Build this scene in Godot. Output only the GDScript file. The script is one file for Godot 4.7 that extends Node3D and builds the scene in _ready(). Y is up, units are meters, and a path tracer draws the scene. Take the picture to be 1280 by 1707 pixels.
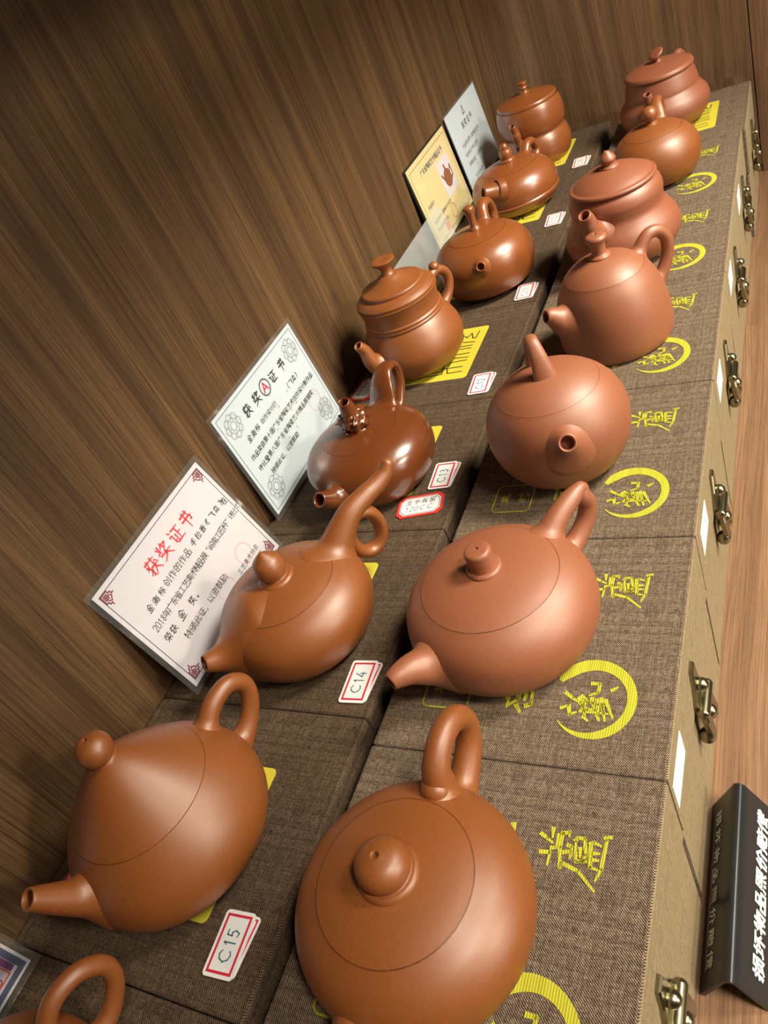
extends Node3D
# Units: metres. The tops of the gift boxes lie at y = 0, their front face at x = 0, the row runs away along -z.

const BACK := -0.3347
const SHELF := -0.1306
const BOX := 0.16
var M := {}
var tallies := {}

# ---------------------------------------------------------------- meshes
func surf() -> Dictionary:
	return {"v": PackedVector3Array(), "n": PackedVector3Array(), "t": PackedVector2Array(), "i": PackedInt32Array()}

func tri(s: Dictionary, a: int, b: int, c: int) -> void:
	var f: Vector3 = (s.v[b] - s.v[a]).cross(s.v[c] - s.v[a])
	if f.length_squared() < 1e-22:
		return
	if f.dot(s.n[a] + s.n[b] + s.n[c]) > 0.0:
		s.i.append_array(PackedInt32Array([a, c, b]))
	else:
		s.i.append_array(PackedInt32Array([a, b, c]))

func quad(s: Dictionary, a: Vector3, b: Vector3, c: Vector3, d: Vector3, n: Vector3) -> void:
	var k: int = s.v.size()
	for p in [a, b, c, d]:
		s.v.append(p)
		s.n.append(n)
		s.t.append(Vector2(p.x, p.y))
	tri(s, k, k + 1, k + 2)
	tri(s, k, k + 2, k + 3)

# rows of points; side = +1 or -1 turns the normals
func grid(s: Dictionary, rows: Array, wrap: bool, side: float) -> void:
	var k: int = s.v.size()
	var h: int = rows.size()
	var w: int = rows[0].size()
	for j in h:
		var jn: int = mini(j + 1, h - 1)
		var jp: int = maxi(j - 1, 0)
		for i in w:
			var i1: int = (i + 1) % w if wrap else mini(i + 1, w - 1)
			var i0: int = (i + w - 1) % w if wrap else maxi(i - 1, 0)
			var du: Vector3 = rows[j][i1] - rows[j][i0]
			var dv: Vector3 = rows[jn][i] - rows[jp][i]
			if du.length_squared() < 1e-16:
				var jj: int = jn if j < h / 2 else jp
				du = rows[jj][i1] - rows[jj][i0]
			var n := du.cross(dv)
			s.v.append(rows[j][i])
			s.n.append(n.normalized() * side if n.length_squared() > 1e-24 else Vector3.UP)
			s.t.append(Vector2(float(i) / w, float(j) / h))
	for j in h - 1:
		for i in (w if wrap else w - 1):
			var i1: int = (i + 1) % w
			var a := k + j * w + i
			var b := k + j * w + i1
			var c := k + (j + 1) * w + i1
			var d := k + (j + 1) * w + i
			tri(s, a, b, c)
			tri(s, a, c, d)

func rbox(s: Dictionary, lo: Vector3, hi: Vector3, r: float) -> void:
	var mid := (lo + hi) / 2.0
	var half := (hi - lo) / 2.0
	for ax in 3:
		var u: int = (ax + 1) % 3
		var w: int = (ax + 2) % 3
		for sg in [-1.0, 1.0]:
			var k: int = s.v.size()
			var tu: Array = [-half[u], -half[u] + r * 0.45, -half[u] + r, half[u] - r, half[u] - r * 0.45, half[u]]
			var tw: Array = [-half[w], -half[w] + r * 0.45, -half[w] + r, half[w] - r, half[w] - r * 0.45, half[w]]
			for j in 6:
				for i in 6:
					var q := Vector3.ZERO
					q[ax] = half[ax] * sg
					q[u] = tu[i]
					q[w] = tw[j]
					var c := Vector3(clampf(q.x, -half.x + r, half.x - r), clampf(q.y, -half.y + r, half.y - r), clampf(q.z, -half.z + r, half.z - r))
					var n := (q - c).normalized()
					var p := mid + c + n * r
					s.v.append(p)
					s.n.append(n)
					s.t.append(Vector2(p.z, p.y) if ax == 0 else (Vector2(p.x, p.z) if ax == 1 else Vector2(p.x, p.y)))
			for j in 5:
				for i in 5:
					var a := k + j * 6 + i
					tri(s, a, a + 1, a + 7)
					tri(s, a, a + 7, a + 6)

func commit(called: String, s: Dictionary, m: Material, parent: Node = self, at := Transform3D()) -> MeshInstance3D:
	var a := []
	a.resize(Mesh.ARRAY_MAX)
	a[Mesh.ARRAY_VERTEX] = s.v
	a[Mesh.ARRAY_NORMAL] = s.n
	a[Mesh.ARRAY_TEX_UV] = s.t
	a[Mesh.ARRAY_INDEX] = s.i
	var me := ArrayMesh.new()
	me.add_surface_from_arrays(Mesh.PRIMITIVE_TRIANGLES, a)
	var o := MeshInstance3D.new()
	o.name = numbered(called) if parent == self else called
	o.mesh = me
	o.material_override = m
	o.transform = at
	parent.add_child(o, true)
	return o

func numbered(called: String) -> String:
	var k: int = tallies.get(called, 0)
	tallies[called] = k + 1
	return called if k == 0 else "%s_%03d" % [called, k]

func tag(o: Node, label: String, category: String, group := "") -> void:
	o.set_meta("label", label)
	o.set_meta("category", category)
	if group:
		o.set_meta("group", group)

func thing(called: String, label: String, category: String, at: Transform3D, group := "") -> Node3D:
	var o := Node3D.new()
	o.name = numbered(called)
	o.transform = at
	add_child(o)
	tag(o, label, category, group)
	return o

func structure(called: String, s: Dictionary, m: Material) -> MeshInstance3D:
	var o := commit(called, s, m)
	o.set_meta("kind", "structure")
	return o

# Catmull-Rom through rows of numbers; a row given twice is a corner
func spline(pts: Array, per: int) -> Array:
	var runs := [[]]
	for k in pts.size():
		if k > 0 and pts[k] == pts[k - 1]:
			runs.append([])
		runs[-1].append(pts[k])
	var out := []
	for run in runs:
		var got := []
		var n: int = run.size()
		if n == 1:
			continue
		for k in n - 1:
			var p0: Array = run[maxi(k - 1, 0)]
			var p1: Array = run[k]
			var p2: Array = run[k + 1]
			var p3: Array = run[mini(k + 2, n - 1)]
			for e in per:
				var t := float(e) / per
				var row := []
				for c in p1.size():
					row.append(0.5 * (2.0 * p1[c] + (p2[c] - p0[c]) * t + (2.0 * p0[c] - 5.0 * p1[c] + 4.0 * p2[c] - p3[c]) * t * t + (3.0 * p1[c] - p0[c] - 3.0 * p2[c] + p3[c]) * t * t * t))
				got.append(row)
		got.append(run[-1])
		out.append(got)
	return out

func lathe(s: Dictionary, pts: Array, per := 5, seg := 72, squash := 1.0) -> void:
	for run in spline(pts, per):
		var rows := []
		for p in run:
			var row := PackedVector3Array()
			for i in seg:
				var a := TAU * i / seg
				row.append(Vector3(maxf(p[0], 0.0) * cos(a), p[1], maxf(p[0], 0.0) * sin(a) * squash))
			rows.append(row)
		grid(s, rows, true, -1.0 if true else 1.0)

# distance of a point to a turned body, negative inside
func body_distance(prof: Array, p: Vector3) -> float:
	var q := Vector2(Vector2(p.x, p.z).length(), p.y)
	var best := 1e9
	var inside := false
	for k in prof.size() - 1:
		var a: Vector2 = prof[k]
		var b: Vector2 = prof[k + 1]
		best = minf(best, Geometry2D.get_closest_point_to_segment(q, a, b).distance_to(q))
		if (a.y > q.y) != (b.y > q.y) and q.x < a.x + (q.y - a.y) / (b.y - a.y) * (b.x - a.x):
			inside = not inside
	return -best if inside else best

# a tube along a path in the plane z = 0: rows [x, y, thickness, width]; with a bore when hollow
func tube(s: Dictionary, path: Array, prof := [], flare := 0.0, hollow := false, seg := 28, per := 7) -> void:
	var pts := []
	for p in path:
		pts.append(p if p.size() == 4 else [p[0], p[1], p[2], p[2]])
	var run: Array = []
	for part in spline(pts, per):
		run.append_array(part)
	var n: int = run.size()
	var rows := []
	var last_t := Vector2.RIGHT
	for k in n:
		var c := Vector2(run[k][0], run[k][1])
		var nx := Vector2(run[mini(k + 1, n - 1)][0], run[mini(k + 1, n - 1)][1])
		var pv := Vector2(run[maxi(k - 1, 0)][0], run[maxi(k - 1, 0)][1])
		var t := (nx - pv).normalized() if nx.distance_to(pv) > 1e-7 else last_t
		last_t = t
		var side := Vector3(-t.y, t.x, 0)
		var row := PackedVector3Array()
		for i in seg:
			var a := TAU * i / seg
			var dir: Vector3 = side * cos(a) * run[k][2] + Vector3(0, 0, 1) * sin(a) * run[k][3]
			var p: Vector3 = Vector3(c.x, c.y, 0) + dir
			if flare > 0.0 and prof.size() > 0:
				var d := clampf(body_distance(prof, p), -0.4 * flare, flare)
				var e := 1.0 - d / flare
				p += dir.normalized() * flare * 0.42 * e * e
			row.append(p)
		rows.append(row)
	var end := Vector3(run[-1][0], run[-1][1], 0)
	var dirn := Vector3(last_t.x, last_t.y, 0)
	if hollow:
		for e in [[0.93, 0.0006], [0.82, 0.0007], [0.72, 0.0], [0.68, -0.003], [0.62, -0.012], [0.0, -0.012]]:
			var row := PackedVector3Array()
			for q in rows[n - 1]:
				row.append(end + (q - end) * e[0] + dirn * e[1])
			rows.append(row)
	else:
		var tipr: float = run[-1][2]
		var tip: PackedVector3Array = rows[n - 1]
		for e in [0.3, 0.6, 0.85, 1.0]:
			var row := PackedVector3Array()
			for q in tip:
				row.append(end + (q - end) * sqrt(maxf(0.0, 1.0 - e * e)) + dirn * tipr * 0.8 * e)
			rows.append(row)
		var start := Vector3(run[0][0], run[0][1], 0)
		if flare == 0.0:
			var t0 := Vector2(run[1][0] - run[0][0], run[1][1] - run[0][1]).normalized()
			var first: PackedVector3Array = rows[0]
			for e in [0.3, 0.6, 0.85, 1.0]:
				var row := PackedVector3Array()
				for q in first:
					row.append(start + (q - start) * sqrt(maxf(0.0, 1.0 - e * e)) - Vector3(t0.x, t0.y, 0) * run[0][2] * 0.8 * e)
				rows.push_front(row)
	grid(s, rows, true, 1.0)

# ---------------------------------------------------------------- lettering: strokes on a 100 x 100 square, x right, y down
const GLYPHS := {
	"获": "1518,8518 3508,3528 6508,6528 3035,1050 1532,3055,3090,2085 3560,1080 4052,9552 6535,6560,4095 6562,9592 8035,8842",
	"奖": "1015,1832 0548,2235 2508,2550 5508,3532 5018,8518,5048 5528,6538 1060,9060 5050,4872,1095 5262,9095",
	"证": "1512,2522 0838,2538,2580,3870 4018,9518 6818,6885 6850,9050 4845,4885 3588,9888",
	"书": "2020,7520,7545 1545,8845,8268,7265 4808,4898 7008,8218",
	"创": "3008,0545 3010,5540 1848,4048,4062 1848,1885,5085,5070 6522,6570 8808,8892,7585",
	"作": "3008,0848 2232,2295 5808,4042 4828,9528 6228,6295 6250,9050 6272,9072",
	"的": "2805,1822 1025,1090 1025,4525,4590 1055,4555 1088,4588 6508,5238 6022,9222,8892,7285 6045,7260",
	"品": "3010,3042 3010,7010,7042 3040,7040 0855,0895 0855,4455,4495 0892,4492 5655,5695 5655,9255,9295 5692,9292",
	"在": "0822,9522 4505,3045,0870 2852,2895 4555,9055 6838,6890 4090,9590",
	"年": "3005,0845 2522,8822 2548,8048 2548,2570 0570,9670 5522,5598",
	"广": "5005,5520 1222,9222 1222,1560,0595",
	"东": "1520,9020 4505,2050,8550 5235,5292,4088 3262,1585 7062,8885",
	"省": "5005,5030 2815,1235 7015,8832 7525,1048 3048,3095 3048,7848,7895 3062,7862 3078,7878 3092,7892",
	"工": "1820,8220 5020,5085 0885,9285",
	"艺": "1020,9020 3208,3232 6808,6832 2042,7842,2080,2592,8892,8875",
	"美": "3505,4218 6505,5818 1520,8520 2034,8034 0850,9250 5020,5050 1064,9064 5050,4575,0895 5068,9095",
	"术": "0830,9230 5005,5096 4832,0880 5232,9580 7008,8220",
	"精": "1015,1830 4012,3028 0540,4840 2505,2595 2542,0570 2842,4560 5515,9515 5828,9228 5042,9842 7505,7542 5852,5895 5852,9252,9295,8292 5866,9266 5880,9280",
	"展": "1510,8510,8528 1528,8528 1510,1560,0595 2842,9042 4232,4258 7032,7058 2060,9560 3560,3592,5585 5560,9595 8068,6580",
	"岭": "1038,1080,4280 2620,2680 4238,4282 7005,4540 7008,9638 6238,7248 5058,8858,6590 6275,7592",
	"南": "1018,9018 5005,5035 1535,1596 1535,8535,8595,7292 3845,4558 6245,5558 3060,7060 2575,7575 5060,5095",
	"匠": "1010,9210 1010,1092,9492 6818,3230 3228,2578 3248,8548 6248,6285",
	"杯": "0532,4532 2508,2595 2535,0572 2740,4258 4815,9615 7518,4560 7238,7295 7642,9562",
	"评": "1512,2522 0838,2538,2580,3870 4018,9318 5028,5842 8528,7542 3852,9852 6818,6896",
	"比": "1510,1588,4575 1545,4545 5808,5888,9588,9570 9028,5852",
	"中": "1525,1562 1525,8525,8562 1560,8560 5005,5096",
	"荣": "1015,9015 3205,3226 6805,6826 1035,0848 1035,9035,8848 1560,8860 5045,5096 4662,1290 5462,9090",
	"金": "5005,0842 5008,9542 3040,7040 1858,8258 5040,5090 2868,3882 7268,6282 0892,9292",
	"特": "1812,1035 0830,4530 2505,2595 0565,4552 5522,9022 7205,7240 4840,9640 4858,9658 8048,8092,6885 5668,6580",
	"颁": "2010,0550 3810,5042 1548,4248,4085,3085 2548,0892 5512,9812 7515,7030 5830,5875 5830,9230,9275 7540,7065,5095 8078,9592",
	"此": "1835,1885 3512,3585 3548,5248 0888,5282 6508,6585,9285,9270 9030,6550",
	"以": "1515,2080,4265 4520,5435 8510,8050,4592 6565,9592",
	"资": "0812,2022 0842,2235 4505,3528 4218,9018,8230 6218,5535,3545 6432,9245 2552,2580 2552,7852,7880 5058,4875,1595 5580,8592",
	"鼓": "0518,4818 2605,2630 1030,4430 1042,1058,4258,4242,1042 1565,2078 3865,3478 0585,4882 5520,9520 7505,7545 5545,9045,5092 6055,9592",
	"励": "0812,5012 1612,1660,0592 1838,4538,4290,3085 2838,2590 5530,9530,9090,7885 7008,7040,5595",
	"海": "0812,1825 0535,1548 0590,2055 4205,2835 3822,9522 4038,3285,8885 4038,8538,8592,7590 2562,9862 5545,6355 5568,6378",
	"标": "0530,4530 2508,2595 2535,0570 2740,4255 5215,9015 4538,9838 7238,7292,6288 5555,4582 8555,9880",
	"手": "7508,2018 1535,8535 0558,9558 5015,5290,3588",
	"拉": "0528,3828 2205,2290,1085 0562,3850 6508,7018 4528,9528 5242,6075 8840,7885 4288,9888",
	"壶": "1018,9018 5005,5035 2535,7535 1045,1058 1045,9045,8858 3855,3885 6255,6285 2262,2878 7862,7278 1088,9088",
	"飞": "1015,7515,7855,9590,9572 9020,7240 7042,8855",
	"鸟": "4505,3818 2018,2062 2018,7518,7242,6042 4028,4836 2062,8562,8092,6588 1078,7078",
	"设": "1512,2522 0838,2538,2580,3870 5012,4838,3850 5012,8012,8038,9538 4555,8555,4095 5060,9592",
	"计": "1512,2522 0838,2538,2580,3870 4042,9842 7008,7096",
	"第": "2502,1018 1812,4512 2812,3222 6202,5018 5612,9212 6812,7222 1530,8530,8545 2045,8545 2045,1860,8860,8582,7280 5028,5096 4862,1090",
	"十": "0845,9245 5005,5096",
	"届": "1510,8510,8530 1530,8530 1510,1560,0595 3545,3595 3545,8845,8895 3568,8868 3592,8892 6235,6292",
	"陶": "1010,1095 1010,3510,2538,3858,1862 5505,4232 5020,9520,9292,8088 5832,5045 5040,8540 4555,8855 6840,6880 5262,5280,8280,8262",
	"瓷": "0808,2018 0838,2230 4505,3522 4215,9015,8225 6215,5530,3540 6430,9240 0852,9252 3052,2590,4880 3065,6865,6588,9290,9280 4272,5280",
	"新": "2505,2815 0815,4815 1522,1832 4022,3532 0535,5035 0850,4850 2835,2895 2852,0880 3055,4872 9008,6020 6020,6060,5095 6042,9842 8042,8096",
	"暨": "1008,1045,3838 1008,4008,4030 1030,4030 6005,5520,8520 7520,5048 7525,7545,9545 0852,9252 3058,3088 3058,7258,7288 3072,7272 3086,7286 0896,9296",
	"八": "4015,3055,0892 6010,6850,9692",
	"铜": "2005,0535 1220,4220 1035,4035 0555,4255 2535,2590,4078 5012,5095 5012,9512,9592,8590 5830,8630 6045,6075 6045,8545,8575 6075,8575",
	"损": "0528,3528 2005,2090,1085 0562,3552 5008,5032 5008,8808,8832 5032,8832 4842,4878 4842,9242,9278 7050,6878,4095 7580,9592",
	"坏": "0532,3832 2208,2280 0585,4075 4515,9815 7518,4258 7038,7095 7545,9565",
	"物": "1812,1035 0830,4530 2505,2595 0565,4252 5505,4545 5025,9525,9092,7885 6828,4570 8028,5590",
	"照": "1010,1058 1010,4010,4058 1033,4033 1056,4056 5012,9212,9032,8030 6812,5038 5542,5562 5542,9042,9062 5560,9060 1275,0592 3578,4092 5878,6492 8075,9592",
	"价": "3008,0848 2232,2295 6505,3545 6508,9845 5545,5075,4095 8045,8095",
	"赔": "0812,0870 0812,3812,3870 2325,2055,0595 2872,4090 6805,7015 4818,9818 5828,6242 8528,8042 4545,9845 5555,5595 5555,9055,9095 5592,9092",
	"偿": "2505,0545 1832,1895 6502,6520 4508,5018 8808,8218 3825,3838 3825,9825,9535 5040,8540 4255,9555 6258,4890,8885 7872,9295",
	"协": "0535,3835 2210,2295 4528,8528,8590,7085 6508,6040,4595 4248,3862 9248,9662",
	"会": "5005,0842 5008,9542 3035,7035 1855,8255 4555,2090,8085 6568,8892",
	"生": "2508,1040 2028,8528 2058,8058 5005,5090 0890,9290",
	"半": "2512,3528 7512,6528 1538,8538 0862,9262 5005,5096",
	"有": "0820,9220 4505,2550,0565 3042,3095 3042,7842,7895,6892 3058,7858 3074,7874",
	"窑": "5002,5012 1015,0830 1015,9015,8828 3520,2035 6520,8035 4038,3050 3048,7048 1562,8562 5048,5088 2070,2090,8090,8070",
	"《": "7010,4050,7090 4510,1550,4590", "》": "3010,6050,3090 5510,8550,5590", "“": "6010,5030 8010,7030", "”": "3010,2030 5010,4030",
	"，": "2080,2888,1598", "。": "1580,2872,3580,2892,1580", "（": "8005,6030,6070,8095", "）": "2005,4030,4070,2095",
	"0": "5010,3015,2030,2072,3088,5092,7088,8072,8030,7015,5010", "1": "3528,5512,5592", "2": "2030,3014,5010,7014,8030,7050,2092,8292",
	"3": "2518,5010,7528,5046,7868,5092,2284", "4": "6510,1568,8568 6545,6595", "5": "7812,3012,2548,5542,7865,5592,2286", "8": "5010,2828,5048,7228,5010 5048,2270,5092,7870,5048",
	"C": "8222,6010,3520,2050,3580,6090,8278", "A": "1095,5008,9095 2565,7565", "月": "2510,2560,1095 2510,8010,8095,6892 2535,8035 2560,8060", "日": "2210,2295 2210,7810,7895 2250,7850 2292,7892",
}

# ribbons for one glyph; T maps the plane (x right, y up), the glyph's upper left corner at (x, y)
func glyph(s: Dictionary, T: Transform3D, code: String, x: float, y: float, size: Vector2, w: float, slant := 0.0, brush := false) -> void:
	for stroke in code.split(" ", false):
		var p := []
		for q in stroke.split(","):
			var gx := float(q.substr(0, 2)) / 100.0
			var gy := float(q.substr(2, 2)) / 100.0
			p.append(Vector2(x + gx * size.x + slant * (1.0 - gy) * size.y, y - gy * size.y))
		ribbon(s, T, p, w, brush)

func ribbon(s: Dictionary, T: Transform3D, p: Array, w: float, brush := false) -> void:
	var n := T.basis.z.normalized()
	for k in p.size() - 1:
		var a: Vector2 = p[k]
		var b: Vector2 = p[k + 1]
		if a.distance_to(b) < 1e-7:
			continue
		var d := (b - a).normalized()
		var o := Vector2(-d.y, d.x) * w / 2.0
		var wa := 1.0
		var wb := 1.0
		if brush:
			wa = 1.25 if k == 0 else 1.0
			wb = 0.55 if k == p.size() - 2 else 1.0
		var e := d * w * 0.35
		quad(s, T * v3(a - e + o * wa), T * v3(b + e + o * wb), T * v3(b + e - o * wb), T * v3(a - e - o * wa), n)

func v3(p: Vector2) -> Vector3:
	return Vector3(p.x, p.y, 0)

func write_line(s: Dictionary, T: Transform3D, text: String, x: float, y: float, size: float, step: float, w: float, slant := 0.0, brush := false) -> void:
	var k := x
	for ch in text:
		if GLYPHS.has(ch):
			var narrow := 0.6 if ch in "0123458" else 1.0
			glyph(s, T, GLYPHS[ch], k, y, Vector2(size * narrow, size), w, slant, brush)
			k += step * narrow
		else:
			k += step

func flat(s: Dictionary, T: Transform3D, x0: float, y0: float, x1: float, y1: float) -> void:
	quad(s, T * Vector3(x0, y0, 0), T * Vector3(x1, y0, 0), T * Vector3(x1, y1, 0), T * Vector3(x0, y1, 0), T.basis.z.normalized())

func frame(s: Dictionary, T: Transform3D, x0: float, y0: float, x1: float, y1: float, w: float) -> void:
	flat(s, T, x0, y0, x1, y0 + w)
	flat(s, T, x0, y1 - w, x1, y1)
	flat(s, T, x0, y0 + w, x0 + w, y1 - w)
	flat(s, T, x1 - w, y0 + w, x1, y1 - w)

# ---------------------------------------------------------------- materials
func mat(c: Color, rough: float, metal := 0.0) -> StandardMaterial3D:
	var m := StandardMaterial3D.new()
	m.albedo_color = c
	m.roughness = rough
	m.metallic = metal
	return m

func rgb8(r: int, g: int, b: int) -> Color:
	return Color(r / 255.0, g / 255.0, b / 255.0)

func noise(seed_: int, freq: float, octaves := 3) -> FastNoiseLite:
	var f := FastNoiseLite.new()
	f.seed = seed_
	f.frequency = freq
	f.fractal_octaves = octaves
	f.noise_type = FastNoiseLite.TYPE_SIMPLEX
	return f

func clay(c: Color, rough: float) -> StandardMaterial3D:
	var m := mat(c, rough)
	m.metallic_specular = 0.75
	m.uv1_triplanar = true
	m.uv1_scale = Vector3.ONE * 30.0
	m.normal_enabled = true
	m.normal_scale = 0.03
	m.normal_texture = M.grain_normal
	m.albedo_texture = M.speckle
	return m

func wood_image(seed_: int, dark: Color, light: Color) -> ImageTexture:
	var w := 1024
	var h := 512
	var im := Image.create(w, h, false, Image.FORMAT_RGB8)
	var broad := noise(seed_, 0.010, 2)
	var fine := noise(seed_ + 1, 0.09, 3)
	var pore := noise(seed_ + 2, 0.30, 2)
	var wave := noise(seed_ + 3, 0.004, 2)
	for y in h:
		for x in w:
			var u := x + wave.get_noise_2d(x * 0.35, y * 0.5) * 16.0
			var a := broad.get_noise_2d(u, y * 0.06)
			var b := fine.get_noise_2d(u, y * 0.022)
			var c := pore.get_noise_2d(u, y * 0.035)
			var t := clampf(0.60 + a * 0.34 + b * 0.27 - maxf(0.0, c - 0.10) * 0.95, 0.0, 1.0)
			im.set_pixel(x, y, dark.lerp(light, t))
	return ImageTexture.create_from_image(im)

func wood(tex: Texture2D, scale: Vector2, rough: float, tint := Color.WHITE) -> StandardMaterial3D:
	var m := mat(tint, rough)
	m.albedo_texture = tex
	m.uv1_scale = Vector3(scale.x, scale.y, 1)
	return m

func weave_images() -> void:
	var n := 504
	var threads := 126
	var cloth := Image.create(n, n, false, Image.FORMAT_RGB8)
	var paint := Image.create(n, n, false, Image.FORMAT_RGB8)
	var bump := Image.create(n, n, false, Image.FORMAT_RGB8)
	var face := Image.create(n, n, false, Image.FORMAT_RGB8)
	var rng := RandomNumberGenerator.new()
	rng.seed = 41
	var warp := []
	var weft := []
	for k in threads:
		warp.append(rng.randf_range(-1, 1))
		weft.append(rng.randf_range(-1, 1))
	var slub := noise(7, 0.03, 2)
	var dark := rgb8(44, 33, 28)
	var light := rgb8(220, 200, 170)
	for y in n:
		var ty := y / 4
		for x in n:
			var tx := x / 4
			var fx := (x % 4 + 0.5) / 4.0 - 0.5
			var fy := (y % 4 + 0.5) / 4.0 - 0.5
			var over: bool = (tx + 126 - ty) % 3 == 0
			var round_ := 1.0 - 1.3 * (fx * fx + fy * fy)
			var wa: float = warp[tx] * 0.5 + slub.get_noise_2d(tx * 40.0, y * 0.55)
			var we: float = weft[ty] * 0.5 + slub.get_noise_2d(x * 0.55, ty * 40.0 + 999.0)
			var t := 0.0
			var hgt := 0.0
			if over:
				t = clampf(0.80 * round_ + 0.16 * we + 0.10 * wa, 0.0, 1.0)
				hgt = 0.55 + 0.45 * round_
			else:
				t = clampf(0.16 * round_ + 0.12 * wa + 0.08 * we, 0.0, 1.0)
				hgt = 0.45 * round_
			cloth.set_pixel(x, y, dark.lerp(light, t))
			face.set_pixel(x, y, rgb8(84, 72, 54).lerp(rgb8(200, 182, 144), clampf(t * 0.95 + 0.16, 0.0, 1.0)))  # same weave, with warm front light worked into its colour
			paint.set_pixel(x, y, rgb8(118, 114, 30).lerp(rgb8(206, 206, 66), clampf(0.25 + 0.9 * hgt + 0.15 * we, 0.0, 1.0)))
			bump.set_pixel(x, y, Color(hgt, hgt, hgt))
	bump.bump_map_to_normal_map(1.6)
	M.cloth_tex = ImageTexture.create_from_image(cloth)
	M.lit_front_tex = ImageTexture.create_from_image(face)
	M.paint_tex = ImageTexture.create_from_image(paint)
	M.cloth_normal = ImageTexture.create_from_image(bump)

func fabric(tex: Texture2D, tint := Color.WHITE) -> StandardMaterial3D:
	var m := mat(tint, 0.9)
	m.albedo_texture = tex
	m.normal_enabled = true
	m.normal_texture = M.cloth_normal
	m.normal_scale = 0.8
	m.metallic_specular = 0.25
	m.uv1_scale = Vector3.ONE * (1.0 / 0.052)
	return m

func make_materials() -> void:
	weave_images()
	var g := NoiseTexture2D.new()
	g.width = 256
	g.height = 256
	g.seamless = true
	g.as_normal_map = true
	g.bump_strength = 3.0
	g.noise = noise(3, 0.09, 3)
	M.grain_normal = g
	var sp := NoiseTexture2D.new()
	sp.width = 256
	sp.height = 256
	sp.seamless = true
	sp.noise = noise(5, 0.05, 4)
	var ramp := Gradient.new()
	ramp.set_color(0, Color(0.90, 0.90, 0.90))
	ramp.set_color(1, Color(1, 1, 1))
	sp.color_ramp = ramp
	M.speckle = sp
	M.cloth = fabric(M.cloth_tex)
	M.lit_front_cloth = fabric(M.lit_front_tex)  # box cloth again, lightened in colour for the low front light
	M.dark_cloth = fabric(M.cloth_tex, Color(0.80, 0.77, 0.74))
	M.print = fabric(M.paint_tex)
	M.groove = mat(rgb8(22, 18, 15), 0.9)
	M.seal_yellow = mat(rgb8(204, 194, 56), 0.7)
	M.seal_ink = mat(rgb8(66, 54, 28), 0.8)
	M.wood_tex = wood_image(11, rgb8(60, 42, 26), rgb8(112, 85, 55))
	M.wood_tex2 = wood_image(31, rgb8(106, 79, 59), rgb8(160, 125, 95))
	M.wall = wood(M.wood_tex, Vector2(1.0 / 0.32, 1.0 / 0.75), 0.5)
	M.end = wood(M.wood_tex2, Vector2(1.0 / 0.36, 1.0 / 0.6), 0.5, Color(0.90, 0.90, 0.86))
	M.floor = wood(M.wood_tex2, Vector2(1.0 / 0.30, 1.0 / 0.6), 0.45)
	M.red_clay = clay(rgb8(154, 92, 60), 0.50)
	M.brown_clay = clay(rgb8(142, 80, 31), 0.46)
	M.rust_clay = clay(rgb8(148, 85, 56), 0.50)
	M.sleek_clay = clay(rgb8(140, 78, 36), 0.33)
	M.gloss_clay = clay(rgb8(110, 58, 26), 0.24)
	M.paper = mat(rgb8(206, 205, 216), 0.45)
	M.blue_paper = mat(rgb8(196, 210, 222), 0.45)
	M.cream_paper = mat(rgb8(212, 198, 148), 0.5)
	M.label_paper = mat(rgb8(232, 236, 238), 0.55)
	M.red_ink = mat(rgb8(205, 40, 62), 0.6)
	M.dark_red_ink = mat(rgb8(128, 30, 52), 0.6)
	M.black_ink = mat(rgb8(26, 26, 34), 0.6)
	M.grey_ink = mat(rgb8(92, 92, 104), 0.6)
	M.blue_ink = mat(rgb8(60, 70, 110), 0.6)
	M.pale_ink = mat(rgb8(200, 211, 220), 0.6)
	M.stamp_ink = mat(rgb8(226, 160, 168), 0.6)
	M.violet_ink = mat(rgb8(112, 40, 120), 0.6)
	M.red_label = mat(rgb8(214, 58, 52), 0.55)
	M.pencil = mat(rgb8(70, 120, 128), 0.6)
	M.white_ink = mat(rgb8(225, 240, 240), 0.5)
	M.grey_letter = mat(rgb8(196, 206, 206), 0.5)
	M.backing = mat(rgb8(28, 26, 24), 0.6)
	M.black_plastic = mat(rgb8(30, 33, 36), 0.32)
	M.brass = mat(rgb8(150, 145, 118), 0.27, 1.0)
	var film := mat(Color(0.75, 0.78, 0.78, 0.05), 0.08)
	film.transparency = BaseMaterial3D.TRANSPARENCY_ALPHA
	M.film = film
	var sheet := mat(Color(0.80, 0.86, 0.88, 0.20), 0.15)
	sheet.transparency = BaseMaterial3D.TRANSPARENCY_ALPHA
	M.sheet = sheet

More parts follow.
